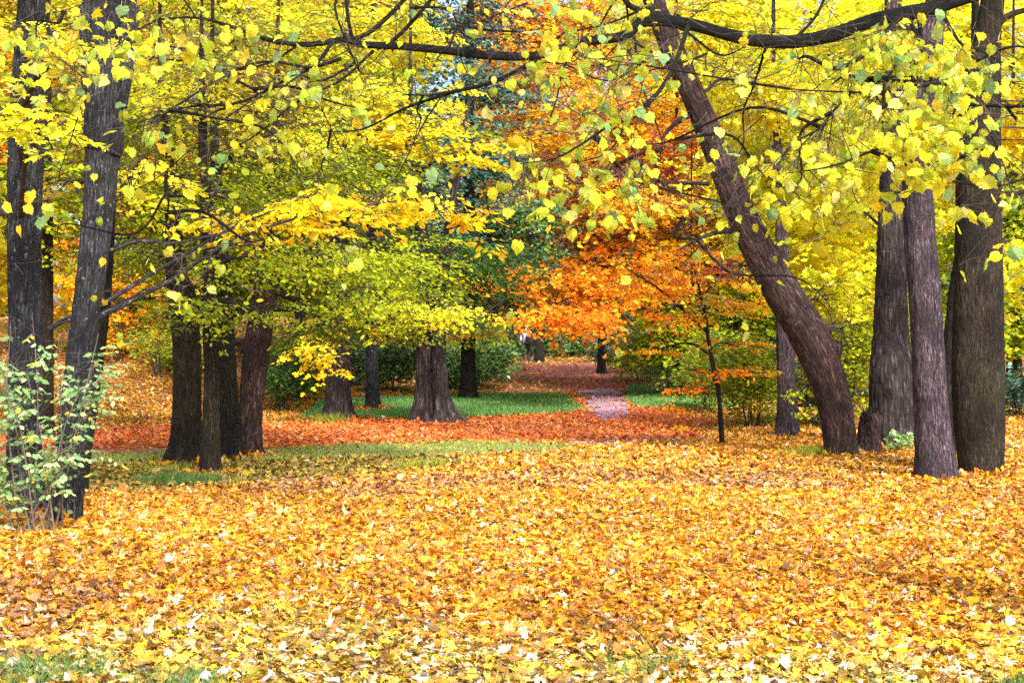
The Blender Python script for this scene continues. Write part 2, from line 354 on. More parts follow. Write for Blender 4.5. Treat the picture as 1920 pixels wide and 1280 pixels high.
COV = 1.6
def sprays(mb, C, rad, P0, cov, size, palette, kind='oval', style='flat', L=.9, per=22, gap=.0, key=None, shell=2.0, twig_r=.004, mat=0, tmat=1, veins=False):
    """fill an ellipsoid with leafy sprays. C centre, rad (rx, ry, rz) metres, P0 where its limb starts"""
    rx, ry, rz = rad
    n = int(cov * COV * math.pi * rx * rz / (.30 * size * size)); ns = max(3, n // per)
    q = Nn(0, 1, (ns, 3)); q /= np.linalg.norm(q, axis=1, keepdims=True); q *= U(0, 1, (ns, 1)) ** (1 / shell)
    q = q * (1 + .28 * np.sin(q[:, :1] * 5.1 + C[0] * 3) + .2 * np.sin(q[:, 2:] * 7 + C[0]))
    if gap > 0:
        g = np.sin(q[:, 0] * 4.3 + C[0] * 2.1) + np.sin(q[:, 1] * 3.7 + 1.3) + np.sin(q[:, 2] * 5.9 + C[2]); q = q[g > -1.6 + gap * 2.2]; ns = len(q)
    O = C + q * np.array([rx, ry, rz])
    out = O - P0; out[:, 2] = 0; out /= np.linalg.norm(out, axis=1, keepdims=True) + 1e-6
    az = out + Nn(0, .55, (ns, 3)); az[:, 2] = U(-.42, .05, ns); az /= np.linalg.norm(az, axis=1, keepdims=True)
    Ls = L * U(.5, 1.2, ns)
    side = np.cross(az, [0, 0, 1.]); side /= np.linalg.norm(side, axis=1, keepdims=True); upv = np.cross(side, az)
    twigs(mb, O, O + az * Ls[:, None], np.full(ns, twig_r), tmat)
    k = per; t = U(0.02, 1, (ns, k)); s = U(-1, 1, (ns, k)) * .42 * np.sqrt(np.clip(1.15 - t, 0, 1))
    if style == 'flat': zz = Nn(0, .035, (ns, k)) - .18 * (np.abs(s)) - .10 * t * t
    elif style == 'hang': zz = Nn(0, .06, (ns, k)) - .1
    else: zz = Nn(0, .13, (ns, k))
    P = O[:, None] + Ls[:, None, None] * (t[..., None] * az[:, None] + s[..., None] * side[:, None] + zz[..., None] * upv[:, None])
    ax = az[:, None] * .9 + side[:, None] * np.sign(s)[..., None] * 1.0 + Nn(0, .3, (ns, k, 3))
    if style == 'flat':
        ax[..., 2] -= .25; nr = upv[:, None] + Nn(0, .42, (ns, k, 3))
    elif style == 'hang':
        ax = ax * .45; ax[..., 2] -= U(.4, 1.6, (ns, k)); nr = np.array([0, -.55, .35]) + Nn(0, .8, (ns, k, 3))
    else:
        nr = upv[:, None] * .6 + Nn(0, .7, (ns, k, 3))
    kk = np.repeat(np.clip(.5 + .5 * np.sin(O[:, 0] * 1.7 + O[:, 2] * 2.3 + O[:, 1]) * .8 + Nn(0, .15, ns), 0, 1), k)
    N = ns * k
    col = pal(palette, N, kk)
    leaves(mb, kind, P.reshape(-1, 3), ax.reshape(-1, 3), nr.reshape(-1, 3), size * U(.6, 1.25, N), col, mat, veins=veins)

def tree(name, label, trunk, bark, crowns=(), limbs=(), cat='tree', group=None, d=None, flare=(.45, .30, 4), lump=.045, sides=40, extra=None, stems=(), leafmat=None, seed=1, twigmat=None, ridge=1.0):
    """trunk: [(px, py, width_px[, depth offset]), ...] from the ground up; crowns: dicts"""
    d0 = d or dground(trunk[0][1], trunk[0][0])
    base = G(trunk[0][0], d0)
    if d0 < 34: BASES.append((base, trunk[0][2] / FPX * d0 / 2))
    if trunk[-1][1] > -200: trunk = list(trunk) + [(trunk[-1][0] + 6, trunk[-1][1] * .3 - 380, trunk[-1][2] * .35)]
    P = []; R = []
    for i, t in enumerate(trunk):
        dd = d0 + (t[3] if len(t) > 3 else 0)
        p = W(t[0], t[1], dd)
        if i == 0: p = base.copy(); p[2] -= .12
        P.append(p); R.append(t[2] / FPX * dd / 2)
    P = np.array(P); R = np.array(R)
    root = empty(name, base, label, cat, group)
    near = d0 < 26 and trunk[0][2] > 30
    mb = MB(); bk_ = (.011 * ridge, .034 * (1.5 if ridge > 1.3 else 1)); per = int(max(14, np.linalg.norm(P[-1] - P[0]) / len(P) / .035)) if near or d0 < 34 else 14
    C, r = tube(mb, P, R, 150 if near else (80 if d0 < 34 else sides), per, lump=lump, seed=seed, flare=flare, bark=bk_ if d0 < 34 else None)
    if len(C) > 200: C = C[::per // 8]
    if extra: extra(mb, base)
    mb.build('trunk', bark, root, base)
    for st in stems:                                    # further full stems of the same tree
        SP = np.array([W(a, b, d0 + (q[0] if q else 0)) for a, b, w, *q in st]); SR = np.array([w / FPX * d0 / 2 for a, b, w, *q in st])
        mb = MB(); tube(mb, SP, SR, 110, 70, lump=lump, seed=seed + 3, bark=(.011 * ridge, .036), flare=flare if len(st) > 6 else None); mb.build('stem', bark, root, base)
    LP = []
    for lb in limbs:
        SP = np.array([W(a, b, d0 + (q[0] if q else 0)) for a, b, w, *q in lb]); SR = np.array([w / FPX * d0 / 2 for a, b, w, *q in lb])
        mb = MB(); LC, _ = tube(mb, SP, SR, 12, 8, lump=.06, seed=seed + 7, wob=.02); mb.build('limb', bark, root, base); LP.append(LC)
    allp = np.vstack([C] + LP)
    if crowns:
        mb = MB()
        for c in crowns:
            c = dict(c); e = c.pop('e'); dd = d0 + c.pop('dd', 0); nb = c.pop('nb', 6); dep = c.pop('dep', None); br = c.pop('br', .03)
            ctr = W(e[0], e[1], dd); rx = e[2] / FPX * dd; rz = e[3] / FPX * dd; ry = dep or rx * .8
            hd = np.linalg.norm((allp - ctr)[:, :2], axis=1)
            cost = np.abs(allp[:, 2] - (ctr[2] - .22 * hd)) + hd * .5 + 3 * (allp[:, 2] < base[2] + 1.7) * (d0 > 15) * (cat == 'tree') * (sides > 14); P0 = allp[np.argmin(cost)]
            midp = P0 * .5 + ctr * .5; midp = midp + np.array([0, 0, .08 * np.linalg.norm(ctr - P0)])
            LC, _ = tube(mb, np.array([P0, P0 * .75 + midp * .25 + Nn(0, .03, 3), midp, ctr]), np.array([br * 1.2, br, br * .7, br * .35]), 7, 6, 1)
            BP = [LC[6:]]
            for _ in range(nb):
                s0 = LC[int(U(.35, 1) * (len(LC) - 1))]; q = unit(Nn(0, 1, 3)) * U(.55, 1.0); tp = ctr + q * np.array([rx, ry, rz])
                mm = (s0 + tp) / 2 + Nn(0, .09, 3) * np.linalg.norm(tp - s0) + np.array([0, 0, .05])
                K, _ = tube(mb, np.array([s0, mm, tp]), np.array([br * .45, br * .28, br * .08]), 5, 5, 1, cap=False); BP.append(K)
            BPs = np.vstack(BP); A = BPs[rng.integers(0, len(BPs), nb * 9)]
            B = A + Nn(0, 1, A.shape) * np.array([rx, ry, rz]) * .28
            twigs(mb, A, B, np.full(len(A), br * .14), 1, .12)
            sprays(mb, ctr, (rx, ry, rz), P0, **c)
        mb.build('crown', [leafmat or M_LEAF, twigmat or M_TWIG], root, base)
    return root

def bush(name, label, px, py, wpx, hpx, palette, size, cov=3.0, kind='oval', dep=None, d=None, leafmat=None, nst=9, cat='shrub', group=None, style='mix', L=.45, stem=M_TWIG, per=18, shell=2.4, sr=.012):
    d0 = d or dground(py, px); base = G(px, d0); root = empty(name, base, label, cat, group)
    rx = wpx / FPX * d0 / 2; h = hpx / FPX * d0; ry = dep or rx * .7
    st = MB(); TP = []
    for i in range(nst):
        a = U(0, 6.28); top = base + np.array([math.cos(a) * rx * U(.2, .8), math.sin(a) * ry * U(.2, .8), h * U(.55, .95)])
        b0 = base + np.array([math.cos(a) * rx * .15, math.sin(a) * ry * .15, -.05]); mid = b0 * .5 + top * .5 + np.array([0, 0, .1 * h]) + Nn(0, .05, 3)
        K, _ = tube(st, np.array([b0, mid, top]), np.array([sr, sr * .7, sr * .3]), 6, 6, 0); TP.append(K)
    TPs = np.vstack(TP); A = TPs[rng.integers(0, len(TPs), nst * 12)]; twigs(st, A, A + Nn(0, 1, A.shape) * np.array([rx, ry, h * .5]) * .25 + [0, 0, .1 * h], np.full(len(A), sr * .3), 0, .12)
    st.build('stems', stem, root, base)
    mb = MB()
    for k in range(7):
        c = base + np.array([U(-.5, .5) * rx, U(-.5, .5) * ry, h * U(.3, .72)]); sprays(mb, c, (rx * U(.5, .68), ry * .65, h * U(.3, .4)), base, cov / 2.2, size, palette, kind, style, L, per, shell=shell, twig_r=sr * .25)
    mb.build('foliage', [leafmat or M_LEAF, stem], root, base); return root

BASES = []
# ------------------------------------------------------------------ setting: ground, path, lawns
def sheet(name, xs, ys, zoff, mat, mask=None, kind='structure'):
    X, Y = np.meshgrid(xs, ys); Z = H(X, Y) + zoff; V = np.stack([X, Y, Z], -1).reshape(-1, 3)
    nx, ny = len(xs), len(ys); i = np.arange(ny - 1)[:, None] * nx + np.arange(nx - 1)[None]
    F = np.stack([i, i + 1, i + nx + 1, i + nx], -1).reshape(-1, 4)
    if mask is not None:
        F = F[mask(V[F].mean(1))]
    mb = MB(); mb.add(V, F, 0, True); o = mb.build(name, mat); return tag(o, kind=kind)

GP = lambda pts: np.array([[(px - 960) / FPX * dground(py, px), dground(py, px)] for px, py in pts])
def inside(poly, x, y):
    r = np.zeros(np.shape(x), bool); n = len(poly)
    for i in range(n):
        x1, y1 = poly[i]; x2, y2 = poly[(i + 1) % n]
        c = ((y1 > y) != (y2 > y)) & (x < (x2 - x1) * (y - y1) / (y2 - y1 + 1e-12) + x1); r ^= c
    return r
Z_PATH = GP([(-700, 858), (170, 852), (330, 848), (620, 838), (850, 828), (1050, 832), (1120, 838), (1300, 826), (1345, 800), (1300, 768), (1200, 764), (1176, 752), (1170, 720), (1150, 692), (1128, 683),
             (975, 683), (985, 692), (1052, 716), (1085, 742), (1102, 768), (1060, 776), (960, 782), (860, 786), (680, 786), (500, 796), (330, 800), (170, 803), (-700, 806)])
Z_PINK = GP([(1096, 730), (1158, 730), (1176, 755), (1182, 780), (1130, 792), (1100, 770)])
Z_PURPLE = GP([(860, 793), (1010, 789), (1110, 797), (1180, 812), (1000, 812), (860, 808)])
Z_LAWNF = GP([(560, 784), (600, 752), (900, 738), (1058, 738), (1096, 768), (1060, 775), (900, 782), (760, 785)])
Z_LAWN = GP([(-600, 862), (170, 853), (620, 840), (850, 830), (1060, 834), (1090, 842), (1000, 850), (820, 858), (560, 864), (200, 872), (-600, 880)])
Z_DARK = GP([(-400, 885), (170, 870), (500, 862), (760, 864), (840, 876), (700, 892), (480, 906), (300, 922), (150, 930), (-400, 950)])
Z_BROWN = GP([(970, 690), (1052, 716), (1080, 738), (960, 742), (940, 735)])
Z_SIDE = GP([(1178, 722), (1290, 735), (1400, 762), (1300, 766), (1196, 762), (1172, 750)])
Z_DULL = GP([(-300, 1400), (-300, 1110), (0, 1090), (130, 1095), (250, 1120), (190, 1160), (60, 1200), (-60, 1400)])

M_SOIL = ground_mat('leafy_soil', [(.25, (.055, .030, .016)), (.5, (.17, .085, .028)), (.72, (.36, .17, .045))], 11)
M_PATH = ground_mat('leafy_path', [(.3, (.16, .045, .035)), (.55, (.36, .11, .06)), (.8, (.46, .26, .26))], 14)
M_LAWN = ground_mat('lawn_soil', [(.3, (.05, .09, .03)), (.55, (.10, .17, .06)), (.8, (.25, .28, .12))], 16)
M_BARE = ground_mat('bare_path', [(.3, (.26, .20, .31)), (.6, (.38, .31, .46)), (.8, (.48, .38, .46))], 14)
xs = np.concatenate([np.linspace(-420, -45, 16)[:-1], np.arange(-45, 45, .6), np.linspace(45, 420, 16)]); ys = np.concatenate([np.linspace(-60, 2, 8)[:-1], np.arange(2, 100, .5), np.linspace(100, 600, 14)])
tag(sheet('ground', xs, ys, 0, M_SOIL), 'leaf covered park ground running level into the distance', 'ground')
fx = np.arange(-40, 16, .18); fy = np.arange(19, 100, .18)
jig = lambda V: (V[:, 0] + .25 * np.sin(V[:, 1] * 3.1) + .15 * np.sin(V[:, 0] * 5.7 + V[:, 1] * 2), V[:, 1] + .22 * np.sin(V[:, 0] * 1.9) + .12 * np.sin(V[:, 0] * 6.3))
tag(sheet('path', fx, fy, .008, M_PATH, lambda V: inside(Z_PATH, *jig(V))), 'broad path under red brown leaves crossing and running away', 'path')
tag(sheet('bare_path', fx, fy, .014, M_BARE, lambda V: inside(Z_PINK, *jig(V))), 'swept violet grey patch of path between lawns', 'path')
tag(sheet('lawn', fx, fy, .008, M_LAWN, lambda V: (inside(Z_LAWN, *jig(V)) | inside(Z_LAWNF, *jig(V)) | inside(Z_SIDE, *jig(V)))), 'mown grass beside the path', 'lawn')

def scatter(n, y0, y1, pw=1.0, wide=1.28, pad=.6):
    y = (U(0, 1, n) * (y1 ** pw - y0 ** pw) + y0 ** pw) ** (1 / pw); x = U(-1, 1, n) * (y * .36 * wide + pad); return x, y

def litter(name, label, n, y0, y1, pw, size, kind, palf, keep=None, tilt=.38, lift=.05):
    x, y = scatter(n, y0, y1, pw)
    if keep is not None:
        k = keep(x, y); x, y = x[k], y[k]
    names = palf(x, y); N = len(x); mb = MB()
    a = U(0, 6.283, N); ax = np.stack([np.cos(a), np.sin(a), Nn(0, tilt * .6, N)], -1); nr = np.stack([Nn(0, tilt, N), Nn(0, tilt, N), np.where(U(0, 1, N) < .3, -1., 1.)], -1)
    s = size * U(.5, 1.25, N); z = H(x, y) + .012 + np.abs(Nn(0, lift, N)) + s * .12
    col = np.zeros((N, 3))
    for nm in np.unique(names):
        m = names == nm; key = np.clip(.5 + .35 * np.sin(x[m] * .9 + 1.3 * np.sin(y[m] * .8)) + .2 * np.sin(y[m] * 1.7 + x[m] * .4) + Nn(0, .3, m.sum()), 0, 1)
        col[m] = pal(nm, int(m.sum()), None)
        col[m] *= (.86 + .28 * key)[:, None]
    pos = np.stack([x, y, z], -1) - ax * s[:, None] * .5 * np.array([1, 1, 0]); r_ = U(0, 1, N)
    for kd, a0, a1, f in (((kind, 0, .55, 1), ('oval', .55, .8, .8), ('linden', .8, 1.01, .7)) if kind == 'maple' else ((kind, 0, .7, 1), ('oval', .7, 1.01, .8))):
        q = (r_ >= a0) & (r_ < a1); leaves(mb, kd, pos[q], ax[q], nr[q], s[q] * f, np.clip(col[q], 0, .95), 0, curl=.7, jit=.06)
    o = mb.build(name, M_LITTER); return tag(o, label, 'fallen leaves', kind='stuff')

def pal_near(x, y):
    py = 640 + CAMZ * FPX / y
    wob = .5 * np.sin(x * 1.1) + .4 * np.sin(x * 2.7 + y)
    p_near = sm(9.2, 7.2, y + wob * .8); r = U(0, 1, len(x))
    nm = np.where(r < p_near, 'litternear', 'litter').astype(object)
    dk = inside(Z_DARK, x + wob * .6, y + wob * .5) & (U(0, 1, len(x)) < .95); nm[dk] = 'litterdark_shade'  # olive leaves round the left trees, shade partly painted in by palette
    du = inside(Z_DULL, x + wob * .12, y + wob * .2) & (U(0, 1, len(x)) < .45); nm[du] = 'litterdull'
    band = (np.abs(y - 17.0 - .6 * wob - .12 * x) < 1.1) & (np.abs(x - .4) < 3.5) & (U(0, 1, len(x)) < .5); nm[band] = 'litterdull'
    return nm.astype(str)
def keep_near(x, y):
    return ~(inside(Z_LAWN, x, y) & (U(0, 1, len(x)) < .95 - .5 * sm(.3, 2.6, x))) & ~(inside(Z_PATH, x, y)) & ~(inside(Z_DARK, x, y) & (U(0, 1, len(x)) < .12)) & ~((y < 7.5) & (U(0, 1, len(x)) < .7 * ((np.sin(x * 2.6 + 1.1) + np.sin(y * 3.38 + x * 1.9) + np.sin(x * 5.98 - y * 2.1) * .8) > .9)))
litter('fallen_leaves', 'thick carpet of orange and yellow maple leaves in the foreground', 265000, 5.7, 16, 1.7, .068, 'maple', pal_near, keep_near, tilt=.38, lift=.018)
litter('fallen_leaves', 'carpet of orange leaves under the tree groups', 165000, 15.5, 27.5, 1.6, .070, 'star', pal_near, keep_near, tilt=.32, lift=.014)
def pal_path(x, y):
    nm = np.full(len(x), 'litter', object); w = .3 * np.sin(x * 1.7 + y)
    ip = inside(Z_PATH, x + w, y + w); nm[ip] = 'litterred'; nm[ip & (y > 46)] = 'litterbrown'
    pk = ip & (inside(Z_PINK, x, y) | ((np.abs(y - 23.8) < .9) & (x > .9) & (x < 3.8)) ) & (U(0, 1, len(x)) < .7); nm[pk] = 'litterpink'
    nm[inside(Z_PURPLE, x, y) & (U(0, 1, len(x)) < .6)] = 'litterbrown'
    nm[inside(Z_BROWN, x, y)] = 'litterbrown'
    return nm.astype(str)
litter('fallen_leaves', 'red brown leaves lying over the crossing path', 135000, 22.5, 40, 1.3, .075, 'star', pal_path,
       lambda x, y: (~inside(Z_LAWN, x, y) & ~((inside(Z_LAWNF, x, y) | inside(Z_SIDE, x, y)) & (U(0, 1, len(x)) < .96)) & ~(inside(Z_PINK, x, y) & (U(0, 1, len(x)) < .75))) , lift=.012, tilt=.2)
litter('fallen_leaves', 'brown leaves over the far rise of the path', 42000, 40, 98, 1.2, .15, 'quad', pal_path,
       lambda x, y: (~(inside(Z_LAWNF, x, y) | inside(Z_SIDE, x, y)) & ~(inside(Z_PINK, x, y) & (U(0, 1, len(x)) < .75))), lift=.012, tilt=.2)

def grass(name, label, x, y, hgt, palette, w=.006):
    N = len(x); mb = MB(); z = H(x, y) + .005; b = np.stack([x, y, z], -1); a = U(0, 6.283, N)
    s = np.stack([np.cos(a), np.sin(a), 0 * a], -1) * w; h = hgt * U(.4, 1.2, N); tip = b + np.stack([Nn(0, .35, N) * h, Nn(0, .35, N) * h, h], -1); md = b * .5 + tip * .5 + np.array([0, 0, 1]) * h[:, None] * .12
    V = np.stack([b - s, b + s, md + s * .7, tip, md - s * .7], 1).reshape(-1, 3); F = (np.arange(N) * 5)[:, None] + np.arange(5)[None]
    mb.add(V, F, 0, False, col=np.repeat(pal(palette, N), 5, axis=0)); return tag(mb.build(name, M_GRASS), label, 'grass', kind='stuff')
def clump(n, y0, y1, f, thr, keep=None):
    x, y = scatter(n, y0, y1, 1.5, 1.15); g = np.sin(x * f + 1.1) + np.sin(y * f * 1.3 + x * 1.9) + np.sin(x * f * 2.3 - y * 2.1) * .8 + Nn(0, .35, n); k = g > thr
    if keep is not None: k &= keep(x, y)
    return x[k], y[k]
x, y = clump(110000, 6.2, 7.9, 2.6, 1.35); k = U(0, 1, len(x)) < .6 * sm(7.7, 6.9, y); grass('grass', 'green grass poking through the leaves at the near edge', x[k], y[k], .10, 'grass', .0022)
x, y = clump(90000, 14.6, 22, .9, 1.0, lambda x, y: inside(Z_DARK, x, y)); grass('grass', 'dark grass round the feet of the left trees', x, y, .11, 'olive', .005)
x, y = scatter(170000, 19.5, 26, 1.2); k = inside(Z_LAWN, x + .3 * np.sin(y * 5), y + .2 * np.sin(x * 3)) & (U(0, 1, len(x)) < 1 - sm(.6, 2.6, x)); grass('grass', 'pale green grass strip before the red path', x[k], y[k], .055, 'lawn', .009)
x, y = scatter(260000, 31, 52, 1.0); k = inside(Z_LAWNF, x, y) | (inside(Z_SIDE, x, y)); grass('grass', 'emerald lawn beyond the red path', x[k], y[k], .07, 'lawnfar', .014)

# ------------------------------------------------------------------ the big trees
K = dict
# left foreground pair
tree('maple_tree', 'straight grey trunk at the left edge behind the pale shrub, bright yellow maple leaves', [(52, 968, 66), (46, 820, 64), (48, 620, 62), (46, 430, 63), (52, 220, 66), (64, 0, 60), (74, -260, 50), (80, -600, 34)], B_GREY,
     crowns=[K(e=(55, 225, 95, 48), dd=-2.4, cov=1.2, size=.10, palette='lemon', kind='maple', style='flat', L=.5, per=12, nb=5),
             K(e=(10, 200, 60, 60), dd=-1.5, cov=.9, size=.10, palette='lemon', kind='maple', style='flat', L=.5, per=12, nb=4),
             K(e=(110, 70, 100, 60), dd=-1.5, cov=.8, size=.10, palette='yellow', kind='maple', style='mix', L=.6, per=12, nb=4),
             K(e=(-80, 380, 120, 160), dd=1, cov=1.0, size=.10, palette='yellow', kind='star', style='flat', L=.6, nb=4),
             K(e=(60, -320, 380, 170), dd=0, cov=.5, size=.11, palette='yellow', kind='star', style='flat', L=.8, nb=7)], seed=2)
tree('forked_tree', 'blue grey trunk forking high up beside the pale shrub, long limb of golden leaves', [(118, 988, 62), (136, 820, 58), (156, 640, 53), (182, 430, 56), (192, 300, 62), (196, 215, 72)], B_GREY, flare=(.2, .3, 4),
     stems=[[(180, 232, 42), (172, 150, 38), (166, 60, 34), (158, -80, 30), (140, -320, 22)], [(210, 232, 46), (226, 160, 40), (243, 60, 34), (250, -80, 30), (290, -360, 20)]],
     limbs=[[(178, 598, 12), (250, 562, 9), (330, 520, 8), (410, 466, 6), (520, 420, 5), (640, 392, 4), (780, 372, 2)], [(186, 575, 10), (260, 528, 7), (345, 478, 6), (430, 430, 5), (520, 392, 3)],
            [(150, 590, 13), (118, 602, 11), (92, 616, 8)], [(208, 470, 9), (260, 452, 7), (330, 455, 5), (400, 440, 4)]],
     crowns=[K(e=(560, 400, 190, 30), dd=0, cov=1.7, size=.085, palette='gold', kind='oval', L=.5, nb=5, br=.012, dep=.7), K(e=(700, 372, 190, 34), dd=.4, cov=2.2, size=.085, palette='gold', L=.5, nb=5, br=.012, dep=.7),
             K(e=(840, 400, 80, 38), dd=.4, cov=1.3, size=.085, palette='gold', L=.45, nb=3, br=.01, dep=.5), K(e=(440, 420, 130, 30), dd=.3, cov=.8, size=.085, palette='gold', L=.5, nb=4, br=.01, dep=.6),
             K(e=(200, -260, 300, 160), dd=.5, cov=.45, size=.11, palette='yellow', kind='star', L=.8, nb=7), K(e=(620, -330, 360, 190), dd=.5, cov=.8, size=.11, palette='lime', kind='star', L=.9, nb=8, dep=2.4), K(e=(430, -600, 420, 200), dd=1.5, cov=.8, size=.11, palette='lime', kind='star', L=.9, nb=8, dep=2.4)], seed=5)  # the two lime parts above the view are added to shade the ground behind
tree('young_maple', 'slim brown trunk behind the left edge trunk, yellow green leaves', [(90, 800, 22), (90, 600, 21), (89, 420, 20), (88, 200, 17), (86, -100, 12)], B_BROWN, d=25,
     crowns=[K(e=(60, 380, 110, 110), dd=0, cov=2.4, size=.11, palette='lime', kind='star', L=.8), K(e=(270, 400, 90, 110), dd=1, cov=2.2, size=.10, palette='lime', kind='star', L=.8), K(e=(10, 480, 80, 120), dd=2, cov=2.0, size=.12, palette='yellow', kind='star', L=.8),
             K(e=(150, 180, 190, 130), dd=1, cov=1.7, size=.12, palette='autumn', kind='star', L=.9)], sides=20)
tree('slender_tree', 'narrow dark trunk leaning just behind the forked trunk with yellow green sprays', [(146, 930, 26), (166, 800, 24), (182, 690, 23), (198, 560, 22), (206, 430, 20), (214, 250, 16), (222, 0, 10)], B_DARK,
     crowns=[K(e=(260, 330, 70, 80), dd=-1, cov=1.2, size=.09, palette='yellow', L=.6), K(e=(290, 560, 90, 26), dd=0, cov=1.5, size=.08, palette='lime', L=.6), K(e=(130, 340, 60, 30), dd=0, cov=1.0, size=.09, palette='gold', L=.5)], sides=20)
# centre-left group
tree('hornbeam_tree', 'thick brown trunk leaning slightly left, leftmost of the centre left group', [(352, 872, 54), (350, 760, 52), (350, 640, 54), (334, 540, 42), (326, 440, 32), (316, 300, 20), (300, 100, 9)], B_BROWN, flare=(.95, .24, 5),
     crowns=[K(e=(330, 330, 130, 60), dd=.5, gap=.3, cov=2.0, size=.075, palette='lime', L=.8, dep=1.5), K(e=(300, 480, 110, 60), dd=.5, cov=1.8, size=.075, palette='lime', L=.8, dep=1.4),
             K(e=(310, 180, 110, 70), dd=-1.2, gap=.15, cov=1.4, size=.085, palette='yellow', L=.8), K(e=(250, 220, 160, 90), dd=1.5, cov=1.6, size=.085, palette='lime', L=.8), K(e=(420, 200, 150, 100), dd=2, cov=1.7, size=.08, palette='autumn', L=.8),
             K(e=(300, -250, 300, 150), dd=1, cov=.4, size=.10, palette='lime', L=.9)], seed=4)
tree('hornbeam_tree', 'slim grey trunk standing in front of the centre left group', [(393, 893, 36), (395, 800, 33), (397, 700, 28), (392, 600, 25), (394, 500, 24), (386, 380, 24), (380, 250, 17), (378, 60, 8)], B_BROWN, flare=(.9, .16, 4),
     limbs=[[(394, 610, 13), (372, 570, 9), (350, 520, 7), (330, 470, 5)], [(398, 600, 10), (440, 590, 8), (500, 585, 6), (590, 572, 4)], [(392, 470, 8), (450, 450, 6), (520, 470, 4)]],
     crowns=[K(e=(470, 480, 150, 50), dd=-.2, gap=.35, cov=1.7, size=.07, palette='lime', L=.7, dep=1.3), K(e=(480, 585, 130, 30), dd=-.5, gap=.4, cov=1.1, size=.07, palette='lime', L=.6, dep=1.2), K(e=(420, 360, 140, 50), dd=0, cov=1.6, size=.07, palette='lime', L=.7),
             K(e=(360, 590, 60, 26), dd=-.3, cov=1.3, size=.07, palette='olive', L=.5)], seed=9)
tree('hornbeam_tree', 'dark trunk hidden half behind the slim grey trunk', [(430, 862, 50), (424, 760, 48), (418, 640, 44), (412, 500, 36), (404, 300, 20), (398, 120, 9)], B_DARK, flare=(.8, .22, 5),
     crowns=[K(e=(520, 250, 140, 50), dd=-1.2, gap=.2, cov=1.2, size=.08, palette='yellow', L=.8), K(e=(400, 130, 150, 60), dd=-1.2, gap=.2, cov=1.3, size=.08, palette='autumn', L=.8), K(e=(520, 300, 170, 70), dd=1, gap=.25, cov=2.0, size=.08, palette='lime', L=.9, dep=2), K(e=(450, 80, 200, 100), dd=1, cov=1.7, size=.09, palette='autumn', L=.9), K(e=(430, 430, 120, 50), dd=1, cov=1.8, size=.075, palette='olive', L=.8)], seed=12)
tree('hornbeam_tree', 'reddish trunk leaning right, rightmost of the centre left group', [(465, 856, 42), (470, 760, 46), (482, 660, 50), (494, 560, 44), (506, 440, 36), (514, 300, 24), (520, 120, 9)], B_RED, flare=(.6, .2, 4),
     limbs=[[(484, 640, 11), (450, 660, 8)], [(500, 520, 12), (570, 470, 8), (640, 440, 5)], [(500, 540, 12), (580, 570, 9), (690, 590, 6), (800, 590, 4)]],
     crowns=[K(e=(640, 480, 190, 50), dd=-1, gap=.35, cov=2.0, size=.075, palette='lime', L=.8, dep=1.8), K(e=(720, 570, 170, 38), dd=-1.2, gap=.3, cov=2.0, size=.07, palette='lime', L=.7, dep=1.6), K(e=(830, 585, 90, 24), dd=-1.5, cov=1.8, size=.065, palette='yellow', L=.55, dep=1),
             K(e=(600, 330, 170, 70), dd=0, gap=.3, cov=1.8, size=.08, palette='lime', L=.8), K(e=(560, 530, 110, 40), dd=.3, gap=.3, cov=1.6, size=.075, palette='olive', L=.8), K(e=(640, 618, 120, 30), dd=-.8, gap=.5, cov=1.0, size=.07, palette='olive', L=.6)], seed=15)
# middle distance
tree('lime_tree', 'stout grey trunk with drooping yellow maple sprays left of the double trunk', [(634, 787, 50), (634, 740, 47), (634, 660, 46), (634, 560, 44), (640, 300, 24), (650, 100, 10)], B_FURROW, flare=(.7, .28, 5),
     crowns=[K(e=(605, 645, 60, 45), dd=-1.5, cov=.7, size=.10, palette='gold', kind='star', L=.8, nb=6), K(e=(640, 690, 30, 12), dd=-1.5, cov=.7, size=.10, palette='gold', kind='star', L=.5, nb=3), K(e=(690, 620, 60, 22), dd=-1, cov=.6, size=.10, palette='gold', kind='star', L=.6, nb=3),
             K(e=(640, 240, 220, 110), dd=0, cov=2.0, size=.12, palette='lime', kind='star', L=1.1), K(e=(620, 60, 220, 110), dd=1, cov=2.0, size=.12, palette='yellow', kind='star', L=1.1)], sides=32)
tree('dark_tree', 'thin dark trunk in the shade between the grey trunk and double trunk', [(700, 768, 26), (698, 700, 24), (697, 620, 22), (697, 400, 18)], B_GREY, sides=20,
     crowns=[K(e=(700, 480, 170, 120), dd=1, cov=2.2, size=.12, palette='olive', L=1.1)])
def split_extra(mb, base): pass
tree('beech_tree', 'double trunk with spreading roots at the edge of the red path', [(791, 792, 34), (793, 740, 31), (795, 660, 28), (797, 560, 28), (790, 400, 18), (770, 200, 8)], B_FURROW, flare=(1.5, .26, 5),
     stems=[[(832, 794, 34), (830, 770, 32), (826, 735, 30), (823, 660, 28), (824, 560, 26), (850, 380, 16), (880, 180, 7)]],
     crowns=[K(e=(770, 520, 110, 60), dd=-.5, cov=2.0, size=.10, palette='lime', L=1.0), K(e=(860, 500, 120, 80), dd=.5, cov=2.2, size=.11, palette='green', L=1.0), K(e=(770, 250, 120, 36), dd=-1, cov=1.8, size=.12, palette='gold', kind='star', L=.9, dep=1.5),
             K(e=(740, 190, 120, 50), dd=-.5, cov=1.5, size=.12, palette='yellow', kind='star', L=.9), K(e=(860, 290, 90, 30), dd=-1, cov=1.0, size=.12, palette='gold', kind='star', L=.8), K(e=(850, 610, 130, 30), dd=0, cov=1.8, size=.10, palette='olive', L=.8)], sides=36, seed=21)
